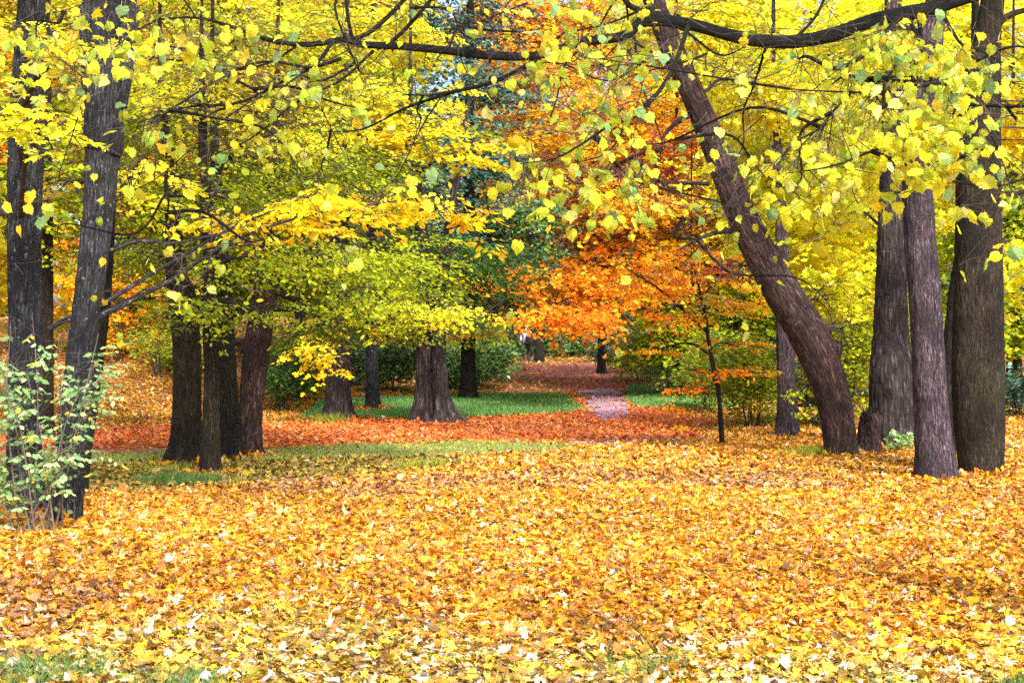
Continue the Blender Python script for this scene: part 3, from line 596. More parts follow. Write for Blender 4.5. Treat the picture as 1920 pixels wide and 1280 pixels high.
# right group
def burl(mb, base):
    p = W(1556, 660, 21.0); tube(mb, np.array([p + [-.12, 0, -.16], p + [.02, -.05, 0.02], p + [.10, -.06, .17]]), np.array([.10, .16, .07]), 20, 6, lump=.14, seed=5)
tree('leaning_maple', 'big reddish trunk leaning far to the left with a burl', [(1579, 857, 64), (1572, 800, 62), (1560, 740, 66), (1540, 680, 72), (1512, 620, 74), (1468, 550, 68), (1428, 480, 62), (1394, 410, 58), (1350, 300, 50), (1305, 190, 46), (1262, 95, 44), (1225, 0, 40), (1170, -160, 32), (1110, -400, 20)], B_RED,
     flare=(.12, .2, 4), extra=burl, lump=.03,
     limbs=[[(1300, 210, 14), (1262, 235, 9), (1240, 262, 5)], [(1400, 430, 12), (1330, 440, 8), (1270, 470, 4)], [(1330, 345, 8), (1250, 342, 6), (1180, 338, 4)]],
     crowns=[K(e=(1290, 30, 150, 60), dd=0, cov=1.0, size=.11, palette='yellow', kind='star', L=.8), K(e=(1400, 160, 110, 80), dd=1.5, cov=1.5, size=.11, palette='yellow', kind='star', L=.8), K(e=(1215, 320, 50, 30), dd=1, cov=1.4, size=.06, palette='maroon', L=.4),
             K(e=(1380, 500, 30, 22), dd=.6, cov=1.6, size=.06, palette='maroon', L=.4), K(e=(1200, -330, 340, 160), dd=0, cov=.4, size=.11, palette='yellow', kind='star', L=.8)], seed=31)
def stump(px, py, w, hpx):
    d = dground(py); b = G(px, d); root = empty('tree_stump', b, 'broken dark stump wedged between leaning trunk and furrowed trunk', 'stump')
    mb = MB(); r = w / FPX * d / 2; h = hpx / FPX * d
    C, _ = tube(mb, np.array([b + [0, 0, -.1], b + [0, 0, h * .4], b + [.01, 0, h * .8], b + [-.02, 0, h]]), np.array([r * 1.15, r, r * .97, r * .8]), 110, 24, lump=.16, seed=8, bark=(.022, .05), flare=(.25, .15, 5)); mb.build('trunk', B_RED, root, b)
    mb = MB()
    for k in range(22):
        a = k * .7; q_ = r * U(.3, .85); p = b + [math.cos(a) * q_, math.sin(a) * q_, h * .88]; tube(mb, np.array([p, p + [Nn(0, .015), Nn(0, .015), U(.05, .19)]]), np.array([U(.02, .05), .006]), 7, 3, lump=.2, seed=k)
    mb.build('splintered_top', B_DARK, root, b)
stump(1632, 852, 42, 74)
tree('old_lime', 'massive furrowed grey trunk swelling at its base behind the stump', [(1676, 838, 84), (1674, 780, 86), (1671, 700, 84), (1670, 620, 66), (1671, 520, 56), (1671, 430, 52), (1672, 330, 46), (1674, 150, 38), (1676, -100, 28)], B_FURROW, flare=(.15, .3, 6), lump=.05, ridge=1.8,
     crowns=[K(e=(1560, 180, 170, 120), dd=2, cov=2.6, size=.16, palette='lemon', kind='star', L=.9), K(e=(1560, 400, 120, 90), dd=2, cov=2.4, size=.155, palette='lemon', kind='star', L=.9), K(e=(1760, 300, 140, 130), dd=2.5, cov=2.2, size=.155, palette='lemon', kind='star', L=.9), K(e=(1600, -260, 330, 150), dd=0, cov=.4, size=.155, palette='lemon', kind='star', L=.9)], seed=33)
tree('smooth_maple', 'violet grey trunk standing nearest in the right group', [(1758, 902, 86), (1752, 850, 74), (1747, 780, 66), (1742, 700, 62), (1734, 560, 60), (1724, 430, 58), (1719, 310, 56), (1728, 200, 54), (1745, 80, 46), (1770, -100, 38), (1800, -400, 26)], B_VIOLET, flare=(.10, .2, 3), lump=.02, seed=35,
     crowns=[K(e=(1640, 60, 150, 70), dd=1, cov=1.0, size=.10, palette='lemon', kind='star', L=.7), K(e=(1790, -300, 300, 150), dd=0, cov=.4, size=.11, palette='yellow', kind='star', L=.8)])
tree('dark_maple', 'very dark thick trunk at the right side of the group', [(1841, 891, 76), (1838, 800, 92), (1836, 700, 96), (1834, 560, 90), (1833, 430, 84), (1837, 200, 76), (1852, 60, 48), (1868, -80, 40), (1880, -400, 26)], B_BROWN, flare=(.1, .2, 4), lump=.04, seed=37,
     limbs=[[(1870, 365, 12), (1910, 362, 9), (1980, 350, 6)], [(1862, 60, 16), (1890, 30, 12), (1960, 10, 8)]],
     crowns=[K(e=(1900, 200, 70, 100), dd=1.5, cov=1.3, size=.11, palette='gold', kind='star', L=.8), K(e=(1880, 500, 70, 70), dd=3, cov=2, size=.11, palette='lemon', kind='star', L=.8)])
tree('leaning_tree', 'thin blackish stem leaning out from behind the very dark trunk', [(1778, 850, 26), (1778, 740, 24), (1781, 640, 24), (1790, 560, 26), (1802, 480, 26), (1816, 380, 24), (1826, 200, 18)], B_DARK, d=19.6, sides=20)
tree('young_lime', 'slim violet trunk in the shade beyond the leaning maple', [(1477, 822, 42), (1475, 740, 36), (1472, 640, 34), (1468, 520, 28), (1460, 300, 18), (1450, 100, 9)], B_VIOLET, sides=28,
     limbs=[[(1474, 735, 5), (1500, 730, 4), (1525, 722, 2)]],
     crowns=[K(e=(1470, 420, 110, 90), dd=1.5, cov=2.4, size=.15, palette='lemon', kind='star', L=.9), K(e=(1440, 280, 120, 90), dd=2, cov=2.2, size=.15, palette='yellow', kind='star', L=.9), K(e=(1560, 560, 90, 60), dd=1.5, cov=1.6, size=.10, palette='lemon', kind='star', L=.8),
             K(e=(1500, 730, 50, 10), dd=-.8, nb=2, br=.005, cov=1.1, size=.08, palette='lime', L=.4, dep=.4), K(e=(1515, 765, 45, 8), nb=2, br=.005, dd=-.8, cov=1.1, size=.08, palette='lime', L=.4, dep=.4), K(e=(1620, 640, 60, 60), dd=2, cov=1.0, size=.10, palette='lime', kind='star', L=.5)])
tree('orange_sapling', 'slender sapling with tiers of orange leaves where litter meets the path', [(1355, 839, 11), (1351, 780, 10), (1345, 720, 9.5), (1334, 670, 9), (1326, 620, 8), (1318, 570, 6), (1306, 520, 4.5), (1296, 470, 3)], B_DARK, flare=(.2, .08, 3), lump=.02, sides=14,
     limbs=[[(1334, 668, 5), (1300, 645, 4), (1265, 642, 3), (1245, 620, 2)], [(1326, 622, 6), (1290, 590, 5), (1240, 545, 4), (1170, 500, 2)], [(1322, 600, 4), (1300, 570, 3), (1215, 590, 2)], [(1332, 655, 3), (1352, 642, 2.5), (1385, 650, 2)], [(1320, 580, 4), (1330, 540, 3), (1372, 500, 2)], [(1346, 720, 3), (1320, 700, 2), (1285, 690, 1.5)]],
     crowns=[K(e=(1300, 725, 46, 9), cov=2.08, size=.07, palette='orange', L=.35, dep=.3, br=.006, nb=3), K(e=(1285, 760, 30, 8), dd=.2, cov=1.60, size=.07, palette='amber', L=.3, dep=.3, br=.006, nb=3), K(e=(1345, 690, 34, 9), cov=2.40, size=.07, palette='orange', L=.3, dep=.3, br=.006, nb=3),
             K(e=(1240, 655, 50, 10), cov=1.92, size=.07, palette='amber', L=.35, dep=.4, br=.006, nb=3), K(e=(1380, 640, 50, 14), cov=1.76, size=.07, palette='amber', L=.35, dep=.4, br=.006, nb=3), K(e=(1250, 590, 70, 24), cov=1.60, size=.07, palette='orange', L=.4, dep=.6, br=.006, nb=4),
             K(e=(1360, 570, 70, 26), cov=1.76, size=.07, palette='amber', L=.4, dep=.6, br=.006, nb=4), K(e=(1400, 690, 40, 12), dd=.3, cov=1.76, size=.07, palette='amber', L=.3, dep=.3, br=.006, nb=3), K(e=(1290, 800, 26, 7), dd=.2, cov=1.28, size=.07, palette='amber', L=.3, dep=.2, br=.005, nb=2), K(e=(1210, 530, 70, 30), cov=1.44, size=.07, palette='orange', L=.4, dep=.7, br=.006, nb=4), K(e=(1300, 500, 90, 40), cov=1.60, size=.07, palette='orange', L=.4, dep=.7, br=.006, nb=4)])
# far trees
tree('orange_maple', 'great orange maple spreading over the far path', [(1128, 690, 16), (1128, 640, 15), (1130, 560, 14), (1150, 400, 12), (1180, 100, 9)], B_DARK, d=52, sides=20,
     crowns=[K(e=(1120, 410, 170, 90), dd=-8, cov=2.4, size=.15, palette='orange', kind='star', L=1.4, br=.06), K(e=(1290, 450, 150, 120), dd=-12, cov=2.6, size=.14, palette='amber', kind='star', L=1.4, br=.06), K(e=(1100, 520, 170, 56), dd=-16, cov=2.6, size=.13, palette='orange', kind='star', L=1.2, br=.05, dep=2.5),
             K(e=(1025, 588, 110, 24), dd=-18, cov=1.7, size=.12, palette='orange', kind='star', L=1.1, br=.04, dep=2), K(e=(1110, 585, 70, 34), dd=-18, cov=1.8, size=.12, palette='orange', kind='star', L=1.1, br=.04, dep=2), K(e=(1160, 220, 190, 120), dd=-10, cov=2.2, size=.15, palette='amber', kind='star', L=1.4, br=.06),
             K(e=(1010, 140, 150, 80), dd=-6, cov=2.0, size=.15, palette='amber', kind='star', L=1.4, br=.06), K(e=(1190, 375, 130, 46), dd=-17, cov=1.6, size=.12, palette='amber', kind='star', L=1.1, br=.04, dep=2), K(e=(1290, 300, 120, 90), dd=-12, cov=2.2, size=.14, palette='orange', kind='star', L=1.3, br=.05), K(e=(880, 612, 50, 14), dd=-20, cov=1.1, size=.12, palette='orange', kind='star', L=.8, br=.03, dep=1),
             K(e=(1400, 520, 60, 60), dd=-14, cov=1.0, size=.12, palette='amber', kind='star', L=1, br=.04, dep=2)])
tree('spruce_tree', 'dark blue green conifer behind the double trunk', [(878, 750, 30), (878, 600, 26), (880, 300, 20), (882, 0, 14)], B_DARK, d=38, sides=20, leafmat=M_EVER,
     crowns=[K(e=(890, 560, 110, 60), cov=2.6, size=.15, palette='teal', kind='oval', L=1.4), K(e=(900, 440, 120, 80), dd=-1, cov=2.8, size=.15, palette='teal', L=1.4), K(e=(870, 310, 120, 90), dd=-1.5, cov=2.6, size=.15, palette='teal', L=1.4), K(e=(890, 170, 110, 90), dd=-1, cov=2.4, size=.15, palette='teal', L=1.4), K(e=(880, 30, 90, 80), cov=2.2, size=.15, palette='teal', L=1.2), K(e=(960, 400, 80, 60), dd=-2, cov=1.6, size=.14, palette='green', L=1.2), K(e=(760, 430, 70, 50), dd=-1, cov=1.6, size=.14, palette='teal', L=1.2)])
FAR = [('yellow_maple', 'broad lemon yellow maple filling the gap right of the leaning maple', 1520, 40, 'lemon', [(1480, 330, 190, 150), (1640, 500, 170, 110), (1560, 100, 230, 140), (1720, 250, 200, 200)], 'star', .2),
       ('yellow_maple', 'tall yellow maple crown closing the sky at the upper right', 1800, 46, 'yellow', [(1800, 60, 260, 150), (1960, 330, 200, 200), (1420, 20, 260, 130)], 'star', .17),
       ('tawny_maple', 'tawny crown closing the sky at the upper left', 150, 52, 'autumn', [(120, 30, 260, 130), (380, 10, 260, 110), (640, 0, 200, 110)], 'star', .18),
       ('yellow_maple', 'yellow green maple beyond the right edge trunk', 1900, 36, 'lime', [(1900, 600, 90, 70), (1890, 420, 120, 110), (1960, 250, 160, 160), (1760, 600, 120, 60)], 'star', .14),
       ('golden_maple', 'golden crown high behind the centre left group', 560, 42, 'autumn', [(560, 120, 230, 130), (300, 100, 250, 140), (720, 70, 110, 90), (430, 330, 220, 140)], 'star', .16),
       ('amber_maple', 'orange tinted crown showing past the left edge trunk', 40, 40, 'amber', [(20, 430, 130, 120), (180, 520, 120, 60), (-60, 200, 180, 160), (230, 300, 120, 110)], 'star', .16),
       ('low_maple', 'low yellow maple over the leafy bank', 268, 41, 'yellow', [(270, 630, 110, 30), (240, 590, 110, 30), (330, 640, 60, 26)], 'star', .13),
       ('green_maple', 'dull green crown behind the spruce and hornbeams', 600, 50, 'olive', [(560, 480, 200, 110), (700, 540, 180, 70), (380, 500, 190, 100)], 'oval', .18),
       ('mixed_tree', 'yellow green tree over the shrubs right of the far path', 1268, 41, 'lime', [(1225, 638, 70, 24), (1260, 605, 90, 34), (1350, 640, 80, 50), (1400, 560, 90, 60), (1230, 560, 60, 30)], 'star', .14),
       ('bronze_tree', 'bronze crown at the top between spruce and orange maple', 1010, 66, 'amber', [(1010, 250, 150, 130), (1000, 60, 170, 110), (1100, 60, 150, 110)], 'star', .2),
       ('rust_maple', 'rust coloured crown seen through the right yellow leaves', 1380, 50, 'amber', [(1370, 150, 130, 130), (1390, 420, 110, 110)], 'star', .16),
       ('green_tree', 'shaded green tree closing the far end of the path', 1075, 88, 'green', [(1075, 590, 140, 60), (1010, 560, 120, 60), (1180, 570, 100, 60), (1090, 480, 200, 80)], 'oval', .24)]
for i, (nm, lab, px, d, pl, els, kd, sz) in enumerate(FAR):
    bz = 640 + (CAMZ - float(H((px - 960) / FPX * d, d))) * FPX / d; wt = .42 * FPX / d
    tree(nm, lab, [(px, bz, wt), (px + 3, 600, wt * .8), (px + 5, 400, wt * .45), (px, 100, wt * .18)], B_DARK, d=d, sides=18, seed=50 + i,
         crowns=[K(e=e, dd=float(U(-3.0, -1)), cov=2.6, size=sz, palette=pl, kind=kd, L=1.4, br=.06) for e in els])

# woodland closing the view
def woodland():
    mb = MB()
    for i in range(34):                                 # trunks and crowns of a wood that reads as one mass
        d = U(92, 125); x = -62 + i * 3.8 + Nn(0, 1); b = np.array([x, d, float(H(x, d)) - .2]); h = U(13, 24)
        tube(mb, np.array([b, b + [Nn(0, .3), 0, h * .5], b + [Nn(0, .6), 0, h]]), np.array([.35, .25, .08]), 8, 4, 1)
        pl = ['green', 'olive', 'green', 'amber', 'olive', 'lime', 'teal', 'yellow'][rng.integers(0, 8)]
        for z in np.arange(1.5, h, 2.8):
            sprays(mb, b + [Nn(0, 1), Nn(0, 1), z], (3.6, 3, 2.2), b, 1.9, .34, pl if z > 6 else 'green', 'quad', 'mix', 2.2, 20, twig_r=.02)
    return tag(mb.build('far_woodland', [M_LEAF, M_TWIG]), 'distant wooded background closing the park', 'woodland', kind='stuff')
woodland()

# shrubs
bush('evergreen_shrub', 'rounded dark green shrub right of the double trunk', 888, 752, 130, 120, 'green', .13, 4.5, leafmat=M_EVER, d=43, dep=2.2, L=.7)
bush('evergreen_shrub', 'dark green shrub behind the thin dark trunk', 740, 752, 130, 120, 'green', .13, 4.0, leafmat=M_EVER, d=42, dep=2, L=.7)
bush('evergreen_shrub', 'bluish shrub seen left of the grey trunk', 560, 775, 110, 140, 'olive', .12, 3.4, d=37, dep=2, L=.7)
bush('green_shrub', 'fresh green shrub right of the reddish leaning trunk', 530, 780, 90, 130, 'green', .10, 3.2, d=33.5, dep=1.4, L=.6)
bush('evergreen_shrub', 'black green shrub filling the shade left of the dark trunk', 650, 765, 130, 130, 'teal', .14, 4.0, leafmat=M_EVER, d=46, dep=2, L=.8)
bush('evergreen_shrub', 'green shrub at the right bank of the far path', 1205, 750, 100, 90, 'olive', .14, 3.6, leafmat=M_EVER, d=47, dep=2, L=.8)
bush('grey_shrub', 'pale grey green twiggy shrub between far path and sapling', 1262, 768, 80, 95, 'pale', .07, 1.3, d=39, dep=1.2, L=.5)
bush('tall_shrub', 'olive green thicket right of the sapling', 1412, 812, 130, 190, 'olive', .08, 3.2, d=27.5, dep=1.5, L=.5)
bush('tall_shrub', 'green thicket behind the sapling stem', 1330, 790, 110, 150, 'olive', .09, 3.0, d=33, dep=1.5, L=.6)
bush('evergreen_shrub', 'black green thicket in the gap beside the slim violet trunk', 1545, 805, 120, 190, 'teal', .11, 3.6, leafmat=M_EVER, d=29, dep=1.4, L=.6)
bush('yellowing_shrub', 'yellow green bush between leaning maple and furrowed trunk', 1590, 812, 110, 230, 'lime', .09, 2.0, d=27, dep=1.2, L=.6)
bush('evergreen_shrub', 'teal shrub past the right edge of the dark trunk', 1915, 798, 110, 90, 'teal', .12, 3.6, leafmat=M_EVER, d=31, dep=1.4, L=.6)
bush('evergreen_shrub', 'green thicket between the violet trunk and very dark trunk', 1775, 800, 120, 200, 'olive', .1, 3.0, d=30, dep=1.4, L=.6)
bush('evergreen_shrub', 'dark shrub at the head of the far path', 1060, 684, 130, 80, 'green', .22, 3.6, leafmat=M_EVER, d=80, dep=3, L=1.3)
bush('evergreen_shrub', 'dark shrub behind the walker', 960, 690, 80, 75, 'green', .2, 3.6, leafmat=M_EVER, d=78, dep=3, L=1.2)
bush('evergreen_shrub', 'dark shrub under the orange maple trunk', 1170, 700, 110, 85, 'teal', .18, 3.8, leafmat=M_EVER, d=66, dep=3, L=1.1)
bush('rusty_shrub', 'rust brown shrub on the leafy bank', 215, 740, 90, 110, 'amber', .12, 1.8, d=37, dep=1.4, L=.6)
bush('green_shrub', 'yellow green shrub behind the trunk group on the bank', 300, 735, 90, 90, 'olive', .10, 2.2, d=36, dep=1.4, L=.6)
bush('small_plant', 'little green seedling at the foot of the furrowed trunk', 1690, 838, 30, 44, 'pale', .07, 1.2, d=21.6, dep=.12, L=.14, nst=3, cat='plant', sr=.005)
# ribes-like pale shrub at the left front
def pale_shrub():
    d0 = 12.2; base = G(95, d0); root = empty('pale_shrub', base, 'airy shrub of pale green leaves in front of the two left trunks', 'shrub')
    st = MB(); tops = [(60, 585), (20, 610), (-20, 600), (110, 625), (185, 625), (215, 660), (10, 720), (50, 700), (190, 740), (30, 800), (175, 690), (-40, 660), (-60, 780), (-30, 900), (20, 900), (150, 850)]
    TP = []
    for px, py in tops:
        t = W(px, py, d0 + U(-.5, .4)); b0 = base + np.array([Nn(0, .10) - .1, Nn(0, .08), -.03]); m = b0 * .45 + t * .55 + np.array([Nn(0, .04), 0, .12])
        Kp, _ = tube(st, np.array([b0, m, t]), np.array([.009, .006, .002]), 6, 8); TP.append(Kp[len(Kp) // 3:])
    TPs = np.vstack(TP); A = TPs[rng.integers(0, len(TPs), 250)]; B = A + Nn(0, .15, A.shape) + [0, 0, .02]; twigs(st, A, B, np.full(len(A), .0018), 0, .1)
    st.build('stems', M_PTWIG, root, base)
    mb = MB()
    for P in (A, B):
        for q in P:
            if U() < .42: continue
            n = rng.integers(4, 8); az = U(0, 6.28); dr = np.array([math.cos(az), math.sin(az) * .7, U(-.5, .2)]); t = np.linspace(.1, 1, n)[:, None]; L = U(.10, .2)
            side = np.array([-dr[1], dr[0], 0.]); sg = np.where(np.arange(n) % 2, 1., -1.)[:, None]
            leaves(mb, 'oval', q + dr * t * L, dr * .6 + side * sg + [0, 0, -.3], np.array([0, -.4, 1.]) + Nn(0, .4, (n, 3)), U(.045, .082, n), pal('pale', n), 0)
    mb.build('foliage', [M_LEAF], root, base)
pale_shrub()
def tuft(label, px, py, w, n, palette, h):
    d = dground(py); b = G(px, d); x = b[0] + Nn(0, w / FPX * d / 3, n); y = b[1] + Nn(0, .15, n); o = grass('grass_tuft', label, x, y, h, palette, .004); o['kind'] = 'stuff'
tuft('grey green tuft in front of the leaning maple', 1535, 856, 90, 900, 'olive', .16); tuft('green tuft at the feet of the centre left group', 340, 898, 120, 1400, 'green', .14)
tuft('small tuft by the foot of the grey trunk', 615, 790, 50, 500, 'olive', .2)

mb = MB()
for b, rad in BASES:                                   # leaves drifted up against the trunks
    n = int(500 * (rad + .3)); a = U(0, 6.283, n); q = rad * 1.15 + np.abs(Nn(0, .16, n)); x = b[0] + np.cos(a) * q; y = b[1] + np.sin(a) * q
    z = H(x, y) + .02 + np.abs(Nn(0, .02, n)) + .03 * np.exp(-(q - rad * 1.1) / .08); ax = np.stack([np.cos(a + Nn(0, 1, n)), np.sin(a + Nn(0, 1, n)), Nn(0, .5, n)], -1); nr = np.stack([np.cos(a) * .5, np.sin(a) * .5, np.ones(n)], -1) + Nn(0, .4, (n, 3))
    leaves(mb, 'star' if b[1] > 15 else 'maple', np.stack([x, y, z], -1), ax, nr, .09 * U(.5, 1.2, n), pal('litterred' if b[1] > 27 else 'litter', n), 0, curl=.6)
tag(mb.build('fallen_leaves', M_LITTER), 'fallen leaves drifted against the feet of the trunks', 'fallen leaves', kind='stuff')
mb = MB(); x, y = scatter(900, 6.2, 20, 1.6); a = U(0, 6.28, len(x)); L = U(.05, .3, len(x)); A_ = np.stack([x, y, H(x, y) + .05], -1); twigs(mb, A_, A_ + np.stack([np.cos(a) * L, np.sin(a) * L, U(-.02, .05, len(x))], -1), U(.0015, .004, len(x)), 0, .12)
tag(mb.build('fallen_twigs', M_TWIG), 'small dead twigs lying among the fallen leaves', 'twigs', kind='stuff')

# ------------------------------------------------------------------ overhanging linden near the camera
def overhang():
    base = G(2330, 7.6); root = empty('linden_tree', base, 'near linden reaching over the top with a long black bough and big veined leaves', 'tree')
    mb = MB(); tube(mb, np.array([base + [0, 0, -.1], base + [.03, 0, 1.2], base + [-.05, 0, 2.6], base + [-.1, 0, 4.2], base + [0, .1, 7]]), np.array([.27, .22, .19, .16, .10]), 36, 12, lump=.04, seed=3, flare=(.35, .3, 5)); mb.build('trunk', B_BLACK, root, base)
    D = 7.0
    def bough(name, pts, scale=1.0):
        P = np.array([W(a, b, D + (q[0] if q else 0)) for a, b, w, *q in pts]); R = np.array([w / FPX * D / 2 * scale for a, b, w, *q in pts])
        m = MB(); C, _ = tube(m, P, R, 12 if pts[0][2] > 9 else 7, 8, lump=.10, seed=int(pts[0][0]), wob=.03); m.build(name, B_BLACK, root, base); return C, pts[0][2]
    B = []
    t0 = base + [-.08, 0, 3.3]; px0 = 960 + t0[0] / t0[1] * FPX; py0 = 640 - (t0[2] - CAMZ) / t0[1] * FPX
    B.append(bough('bough', [(px0, py0, 46, .6), (2100, -120, 36, .3), (1900, -40, 31), (1760, 12, 28), (1650, 36, 27), (1560, 66, 26), (1480, 80, 25), (1390, 72, 24), (1290, 46, 23), (1210, 38, 21), (1170, 68, 20), (1090, 80, 18), (1010, 104, 17), (930, 106, 17), (840, 96, 16), (760, 88, 15), (680, 84, 13), (640, 76, 12), (570, 84, 10), (500, 74, 9), (440, 52, 7), (370, 34, 5), (300, 36, 3)]))
    for pts in [
        [(1013, 108, 10), (932, 151, 8), (831, 175, 6), (760, 178, 3)], [(1245, 30, 12, .1), (1180, 10, 10), (1160, -40, 8)],
        [(1290, 50, 9, -.2), (1268, 114, 9, -.4), (1238, 168, 8, -.5), (1194, 215, 7, -.6), (1144, 235, 6, -.7), (1093, 269, 4, -.8), (1043, 296, 3, -.8), (976, 307, 2, -.9)],
        [(1690, 26, 12, -.1), (1636, 91, 9, -.3), (1596, 118, 8, -.4), (1565, 129, 7, -.4), (1515, 107, 6, -.4), (1495, 111, 3, -.4)], [(1690, 110, 6, -.4), (1650, 155, 5, -.5), (1592, 141, 4, -.6), (1555, 161, 3, -.6)],
        [(1622, 150, 5, -.5), (1572, 198, 4, -.7), (1535, 242, 3.5, -.8), (1488, 269, 3, -.9), (1458, 309, 2, -.9)], [(1440, 76, 6), (1414, 158, 5, .2), (1394, 208, 4, .3), (1394, 269, 3, .3), (1377, 302, 2, .3)],
        [(640, 110, 7), (554, 141, 6), (453, 191, 5, -.1), (352, 201, 4, -.2), (260, 230, 2, -.3)], [(640, 80, 7), (694, 60, 9), (757, 0, 8), (800, -60, 6)], [(720, 90, 7), (757, 58, 8), (808, 0, 7), (850, -50, 5)],
        [(662, 80, 8), (652, 30, 7), (645, -40, 5)], [(700, 95, 6), (640, 150, 5), (560, 190, 4), (470, 260, 3), (400, 290, 2)], [(560, 84, 5), (500, 120, 4), (420, 130, 3), (330, 90, 2), (250, 85, 1.5)],
        [(840, 96, 5), (860, 50, 4), (900, 40, 3), (990, 5, 3)], [(1100, 85, 6), (1060, 120, 4), (1045, 180, 3), (1030, 230, 2)], [(1190, 70, 5), (1200, 150, 3), (1240, 260, 2.5), (1235, 300, 1.5)],
        [(1480, 82, 6), (1530, 30, 6, .1), (1560, -40, 5, .2)], [(1760, 14, 9), (1800, 80, 6, -.3), (1840, 96, 4, -.4), (1900, 130, 2, -.5)], [(1720, 20, 8, .1), (1730, 120, 6, .2), (1712, 180, 4, .1), (1700, 290, 2, 0)],
        [(1700, 30, 7, -.3), (1780, 170, 5, -.8), (1850, 240, 3, -1), (1890, 330, 2, -1)], [(300, 34, 4), (240, 70, 3, -.3), (180, 130, 2.4, -.5), (140, 240, 2, -.6), (110, 330, 1.5, -.6)], [(370, 36, 4), (330, -10, 3), (240, -20, 2), (120, 20, 1.5), (60, 30, 1.2)],
        [(470, 190, 3, -.2), (400, 240, 2.5, -.3), (300, 330, 2, -.4), (215, 372, 1.5, -.4)], [(831, 175, 4), (790, 240, 2.5), (745, 330, 2), (720, 350, 1.5)], [(560, 140, 4), (600, 200, 2.5), (640, 280, 2), (660, 310, 1.5)]]:
        B.append(bough('branch', pts))
    for k in range(46):                                  # thinner branches leaving the boughs
        C, w = B[int(rng.integers(0, len(B)))]; i = int(U(.25, .95) * (len(C) - 1)); p = C[i]
        if abs(p[0]) > 2.9: continue
        a = U(0, 6.28); L = U(.35, 1.0); dr = np.array([math.cos(a), U(-.6, .5), -abs(math.sin(a)) * .6 + .15]) * L
        m1 = p + dr * .35 + Nn(0, .05, 3) * L; m2 = p + dr * .7 + Nn(0, .08, 3) * L; m = MB(); KC, _ = tube(m, np.array([p, m1, m2, p + dr]), np.array([.010, .007, .005, .0018]) * U(.6, 1.15), 6, 6, lump=.08, seed=k, wob=.04); m.build('branch', B_BLACK, root, base); B.append((KC, 3))
    mb = MB(); A = []; wts = []
    for C, w in B: A.append(C[2:]); wts += [1.0] * len(C[2:])
    A = np.vstack(A); A = A[np.abs(A[:, 0]) < 3.0]
    # second-order twigs in a wandering chain
    s = A[rng.integers(0, len(A), 560)]; d1 = Nn(0, 1, s.shape) * [.16, .14, .12] - [0, .02, .03]; e = s + d1; twigs(mb, s, e, np.full(len(s), .0032), 1, .12)
    s2 = np.vstack([e, e]); e2 = s2 + np.vstack([d1, d1]) * .6 + Nn(0, 1, s2.shape) * [.10, .09, .08] - [0, 0, .02]; twigs(mb, s2, e2, np.full(len(s2), .0018), 1, .12)
    s3 = e2[rng.integers(0, len(e2), 700)]; e3 = s3 + Nn(0, 1, s3.shape) * [.08, .08, .07]; twigs(mb, s3, e3, np.full(len(s3), .0012), 2, .15)
    E = np.vstack([e, e2, e3])
    px = 960 + E[:, 0] / E[:, 1] * FPX; py = 640 - (E[:, 2] - CAMZ) / E[:, 1] * FPX
    # how leafy the bough is along its length
    dens = .14 + .6 * np.exp(-((px - 1700) / 170) ** 2 - ((py - 170) / 190) ** 2) + .22 * np.exp(-((px - 1120) / 160) ** 2 - ((py - 120) / 170) ** 2) + .20 * np.exp(-((px - 230) / 240) ** 2 - ((py - 60) / 140) ** 2)
    k = U(0, 1, len(E)) < dens; E = E[k]; m = rng.integers(1, 3, len(E)); P = np.repeat(E, m, axis=0)
    def put(P, pl, sz):
        n = len(P); ax = Nn(0, .5, (n, 3)); ax[:, 2] -= U(.35, 1.5, n); nr = np.array([0, -.8, .55]) + Nn(0, .6, (n, 3)); st = P + unit_rows(ax) * U(.01, .035, (n, 1)); twigs(mb, P, st, np.full(n, .0009), 2, .02)
        leaves(mb, 'linden', st, ax, nr, sz, pal(pl, n), 0, veins=True, curl=.4, jit=.03)
    unit_rows = lambda v: v / (np.linalg.norm(v, axis=1, keepdims=True) + 1e-9)
    put(P + Nn(0, .02, P.shape), 'near', U(.028, .060, len(P)))
    # hanging leaf clusters in the right upper corner and along the left
    for (cx, cy, rx, ry, dd, n) in [(1790, 150, 70, 60, -1.2, 46), (1740, 240, 90, 50, -1.2, 50), (1630, 300, 120, 70, -.9, 75), (1540, 370, 90, 70, -.7, 55), (1780, 300, 60, 30, -1.3, 22), (1700, 90, 80, 50, -.9, 40), (1600, 210, 120, 60, -.6, 60), (1470, 330, 50, 60, -.6, 22),
                                    (1130, 330, 110, 70, -.8, 60), (1030, 380, 90, 60, -.8, 30), (1040, 80, 60, 40, -1, 22), (1180, 130, 80, 60, -.7, 34), (1130, 215, 60, 40, -.7, 20), (1000, 300, 60, 60, -.7, 26), (1090, 20, 80, 30, -1, 22),
                                    (60, 70, 70, 50, -1.2, 16), (150, 120, 90, 60, -1, 30), (80, 370, 60, 30, -.8, 9), (400, 90, 160, 70, -.4, 60), (560, 160, 90, 70, -.3, 24), (230, 100, 60, 60, -.8, 22), (300, 250, 80, 40, -.4, 12), (520, 270, 60, 30, -.3, 8), (760, 350, 50, 40, -.5, 7), (700, 200, 40, 30, -.4, 6),
                                    (1860, 380, 50, 20, -1.2, 6), (1880, 480, 30, 20, -1.4, 4), (1440, 390, 40, 14, -.5, 4), (200, 380, 20, 14, -.5, 2)]:
        n = max(2, int(n * (1.7 if cx > 1400 else 1.05))); c = W(cx, cy, D + dd); q = c + Nn(0, .5, (n, 3)) * [rx / FPX * D, .28, ry / FPX * D]; top = c + [U(-.05, .05), 0, ry / FPX * D * 1.1 + .05]
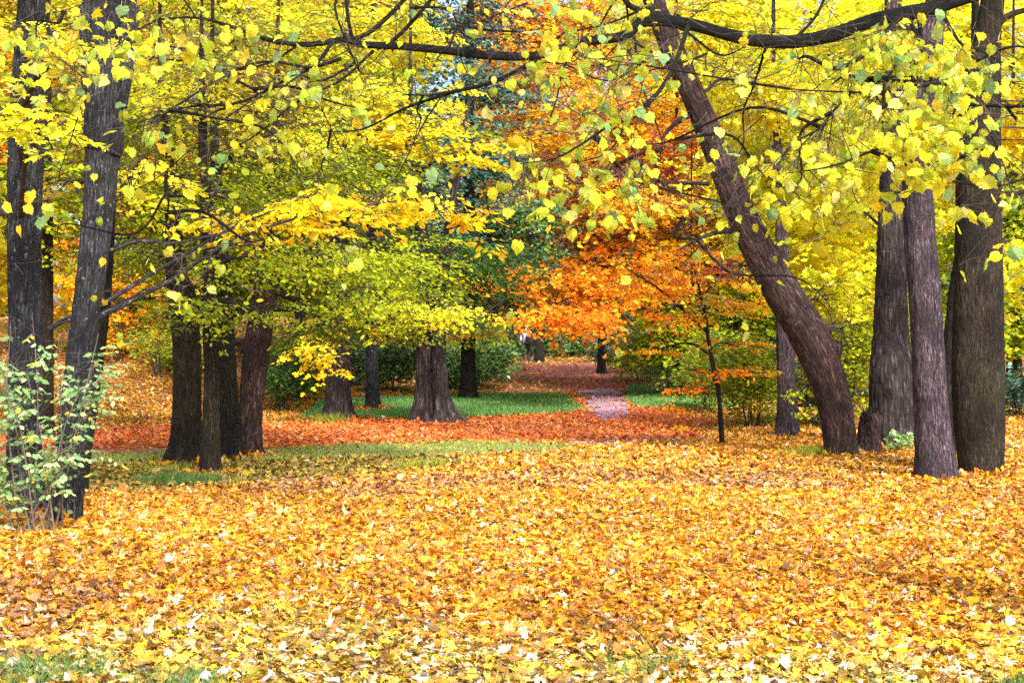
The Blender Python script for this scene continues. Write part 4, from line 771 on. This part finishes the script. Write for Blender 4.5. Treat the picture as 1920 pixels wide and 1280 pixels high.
        j = np.argmin(np.linalg.norm(A - top, axis=1)); ns = min(n, max(3, n // 7)); ends = q[:ns]; twigs(mb, np.tile(A[j], (ns, 1)), ends, np.full(ns, .002), 1, .10)
        near_end = ends[np.argmin(np.linalg.norm(q[:, None] - ends[None], axis=2), axis=1)]; twigs(mb, near_end, q, np.full(n, .0011), 2, .1)
        put(q, 'near' if cx < 1400 else 'lemon' if U() < .5 else 'near', U(.034, .066, n))
    mb.build('crown', [M_NEAR, M_TWIG, M_PTWIG], root, base)
overhang()

# ------------------------------------------------------------------ the walker far up the path
def person():
    d = dground(688, 987) + 3; b = G(987, d); pass; root = empty('person', b, 'person in a pale blue top walking away up the far path', 'person')
    def skin(name, verts, edges, rad, mat, lv=1):
        me = bpy.data.meshes.new(name); me.from_pydata([tuple(v) for v in verts], edges, []); o = bpy.data.objects.new(name, me); link(o, root); me.materials.append(mat)
        md = o.modifiers.new('Skin', 'SKIN'); 
        for v, r in zip(me.skin_vertices[0].data, rad): v.radius = (r, r) if np.isscalar(r) else r
        me.skin_vertices[0].data[0].use_root = True
        s = o.modifiers.new('Sub', 'SUBSURF'); s.levels = lv; s.render_levels = lv + 1
        return o
    skinm = flat_mat('skin', (.5, .3, .22)); top = flat_mat('pale_blue_cloth', (.50, .62, .80)); trou = flat_mat('dark_trousers', (.02, .022, .03)); hair = flat_mat('brown_hair', (.06, .04, .03))
    V = [(0, 0, .93), (0, .02, 1.15), (0, .03, 1.38), (0, .03, 1.50), (0, .04, 1.60), (0, .05, 1.70), (.17, .02, 1.40), (.23, -.06, 1.14), (.22, .06, .92), (.22, .10, .83), (-.17, .02, 1.40), (-.23, .08, 1.14), (-.22, .02, .92), (-.22, -.01, .83),
         (.09, 0, .88), (.10, .10, .50), (.10, .02, .10), (.10, .16, .04), (-.09, 0, .88), (-.10, -.05, .50), (-.10, -.22, .14), (-.10, -.10, .05)]
    E = [(0, 1), (1, 2), (2, 3), (3, 4), (4, 5), (2, 6), (6, 7), (7, 8), (8, 9), (2, 10), (10, 11), (11, 12), (12, 13), (0, 14), (14, 15), (15, 16), (16, 17), (0, 18), (18, 19), (19, 20), (20, 21)]
    R = [.13, .12, .14, .055, .09, .075, .06, .042, .032, .03, .06, .042, .032, .03, .09, .06, .04, .035, .09, .06, .04, .035]
    skin('body', V, E, R, skinm)
    skin('jacket', [V[0], V[1], V[2], V[3], V[6], V[7], V[8], V[10], V[11], V[12]], [(0, 1), (1, 2), (2, 3), (2, 4), (4, 5), (5, 6), (2, 7), (7, 8), (8, 9)], [.155, .15, .17, .07, .075, .058, .046, .075, .058, .046], top)
    skin('trousers', [V[0], V[14], V[15], V[16], V[18], V[19], V[20]], [(0, 1), (1, 2), (2, 3), (0, 4), (4, 5), (5, 6)], [.145, .105, .075, .055, .105, .075, .055], trou)
    skin('hair', [(0, .02, 1.63), (0, .03, 1.71)], [(0, 1)], [.095, .085], hair)
    mb = MB(); c = b + [.14, -.16, 1.12]; tube(mb, np.array([c + [0, 0, -.24], c + [0, -.03, -.18], c + [0, -.03, .12], c + [0, 0, .22]]), np.array([.08, .17, .16, .05]), 14, 5)
    for s in (-.09, .09): tube(mb, np.array([c + [s, .04, .2], c + [s, .24, .27], c + [s, .34, 0.02], c + [s, .1, -.2]]), np.array([.02] * 4), 6, 5)
    o = mb.build('backpack', flat_mat('black_nylon', (.012, .012, .014), .6), None, b); tag(o, "black backpack on the walker's back", 'backpack')
person()
print('verts', sum(len(o.data.vertices) for o in SC.objects if o.type == 'MESH'))
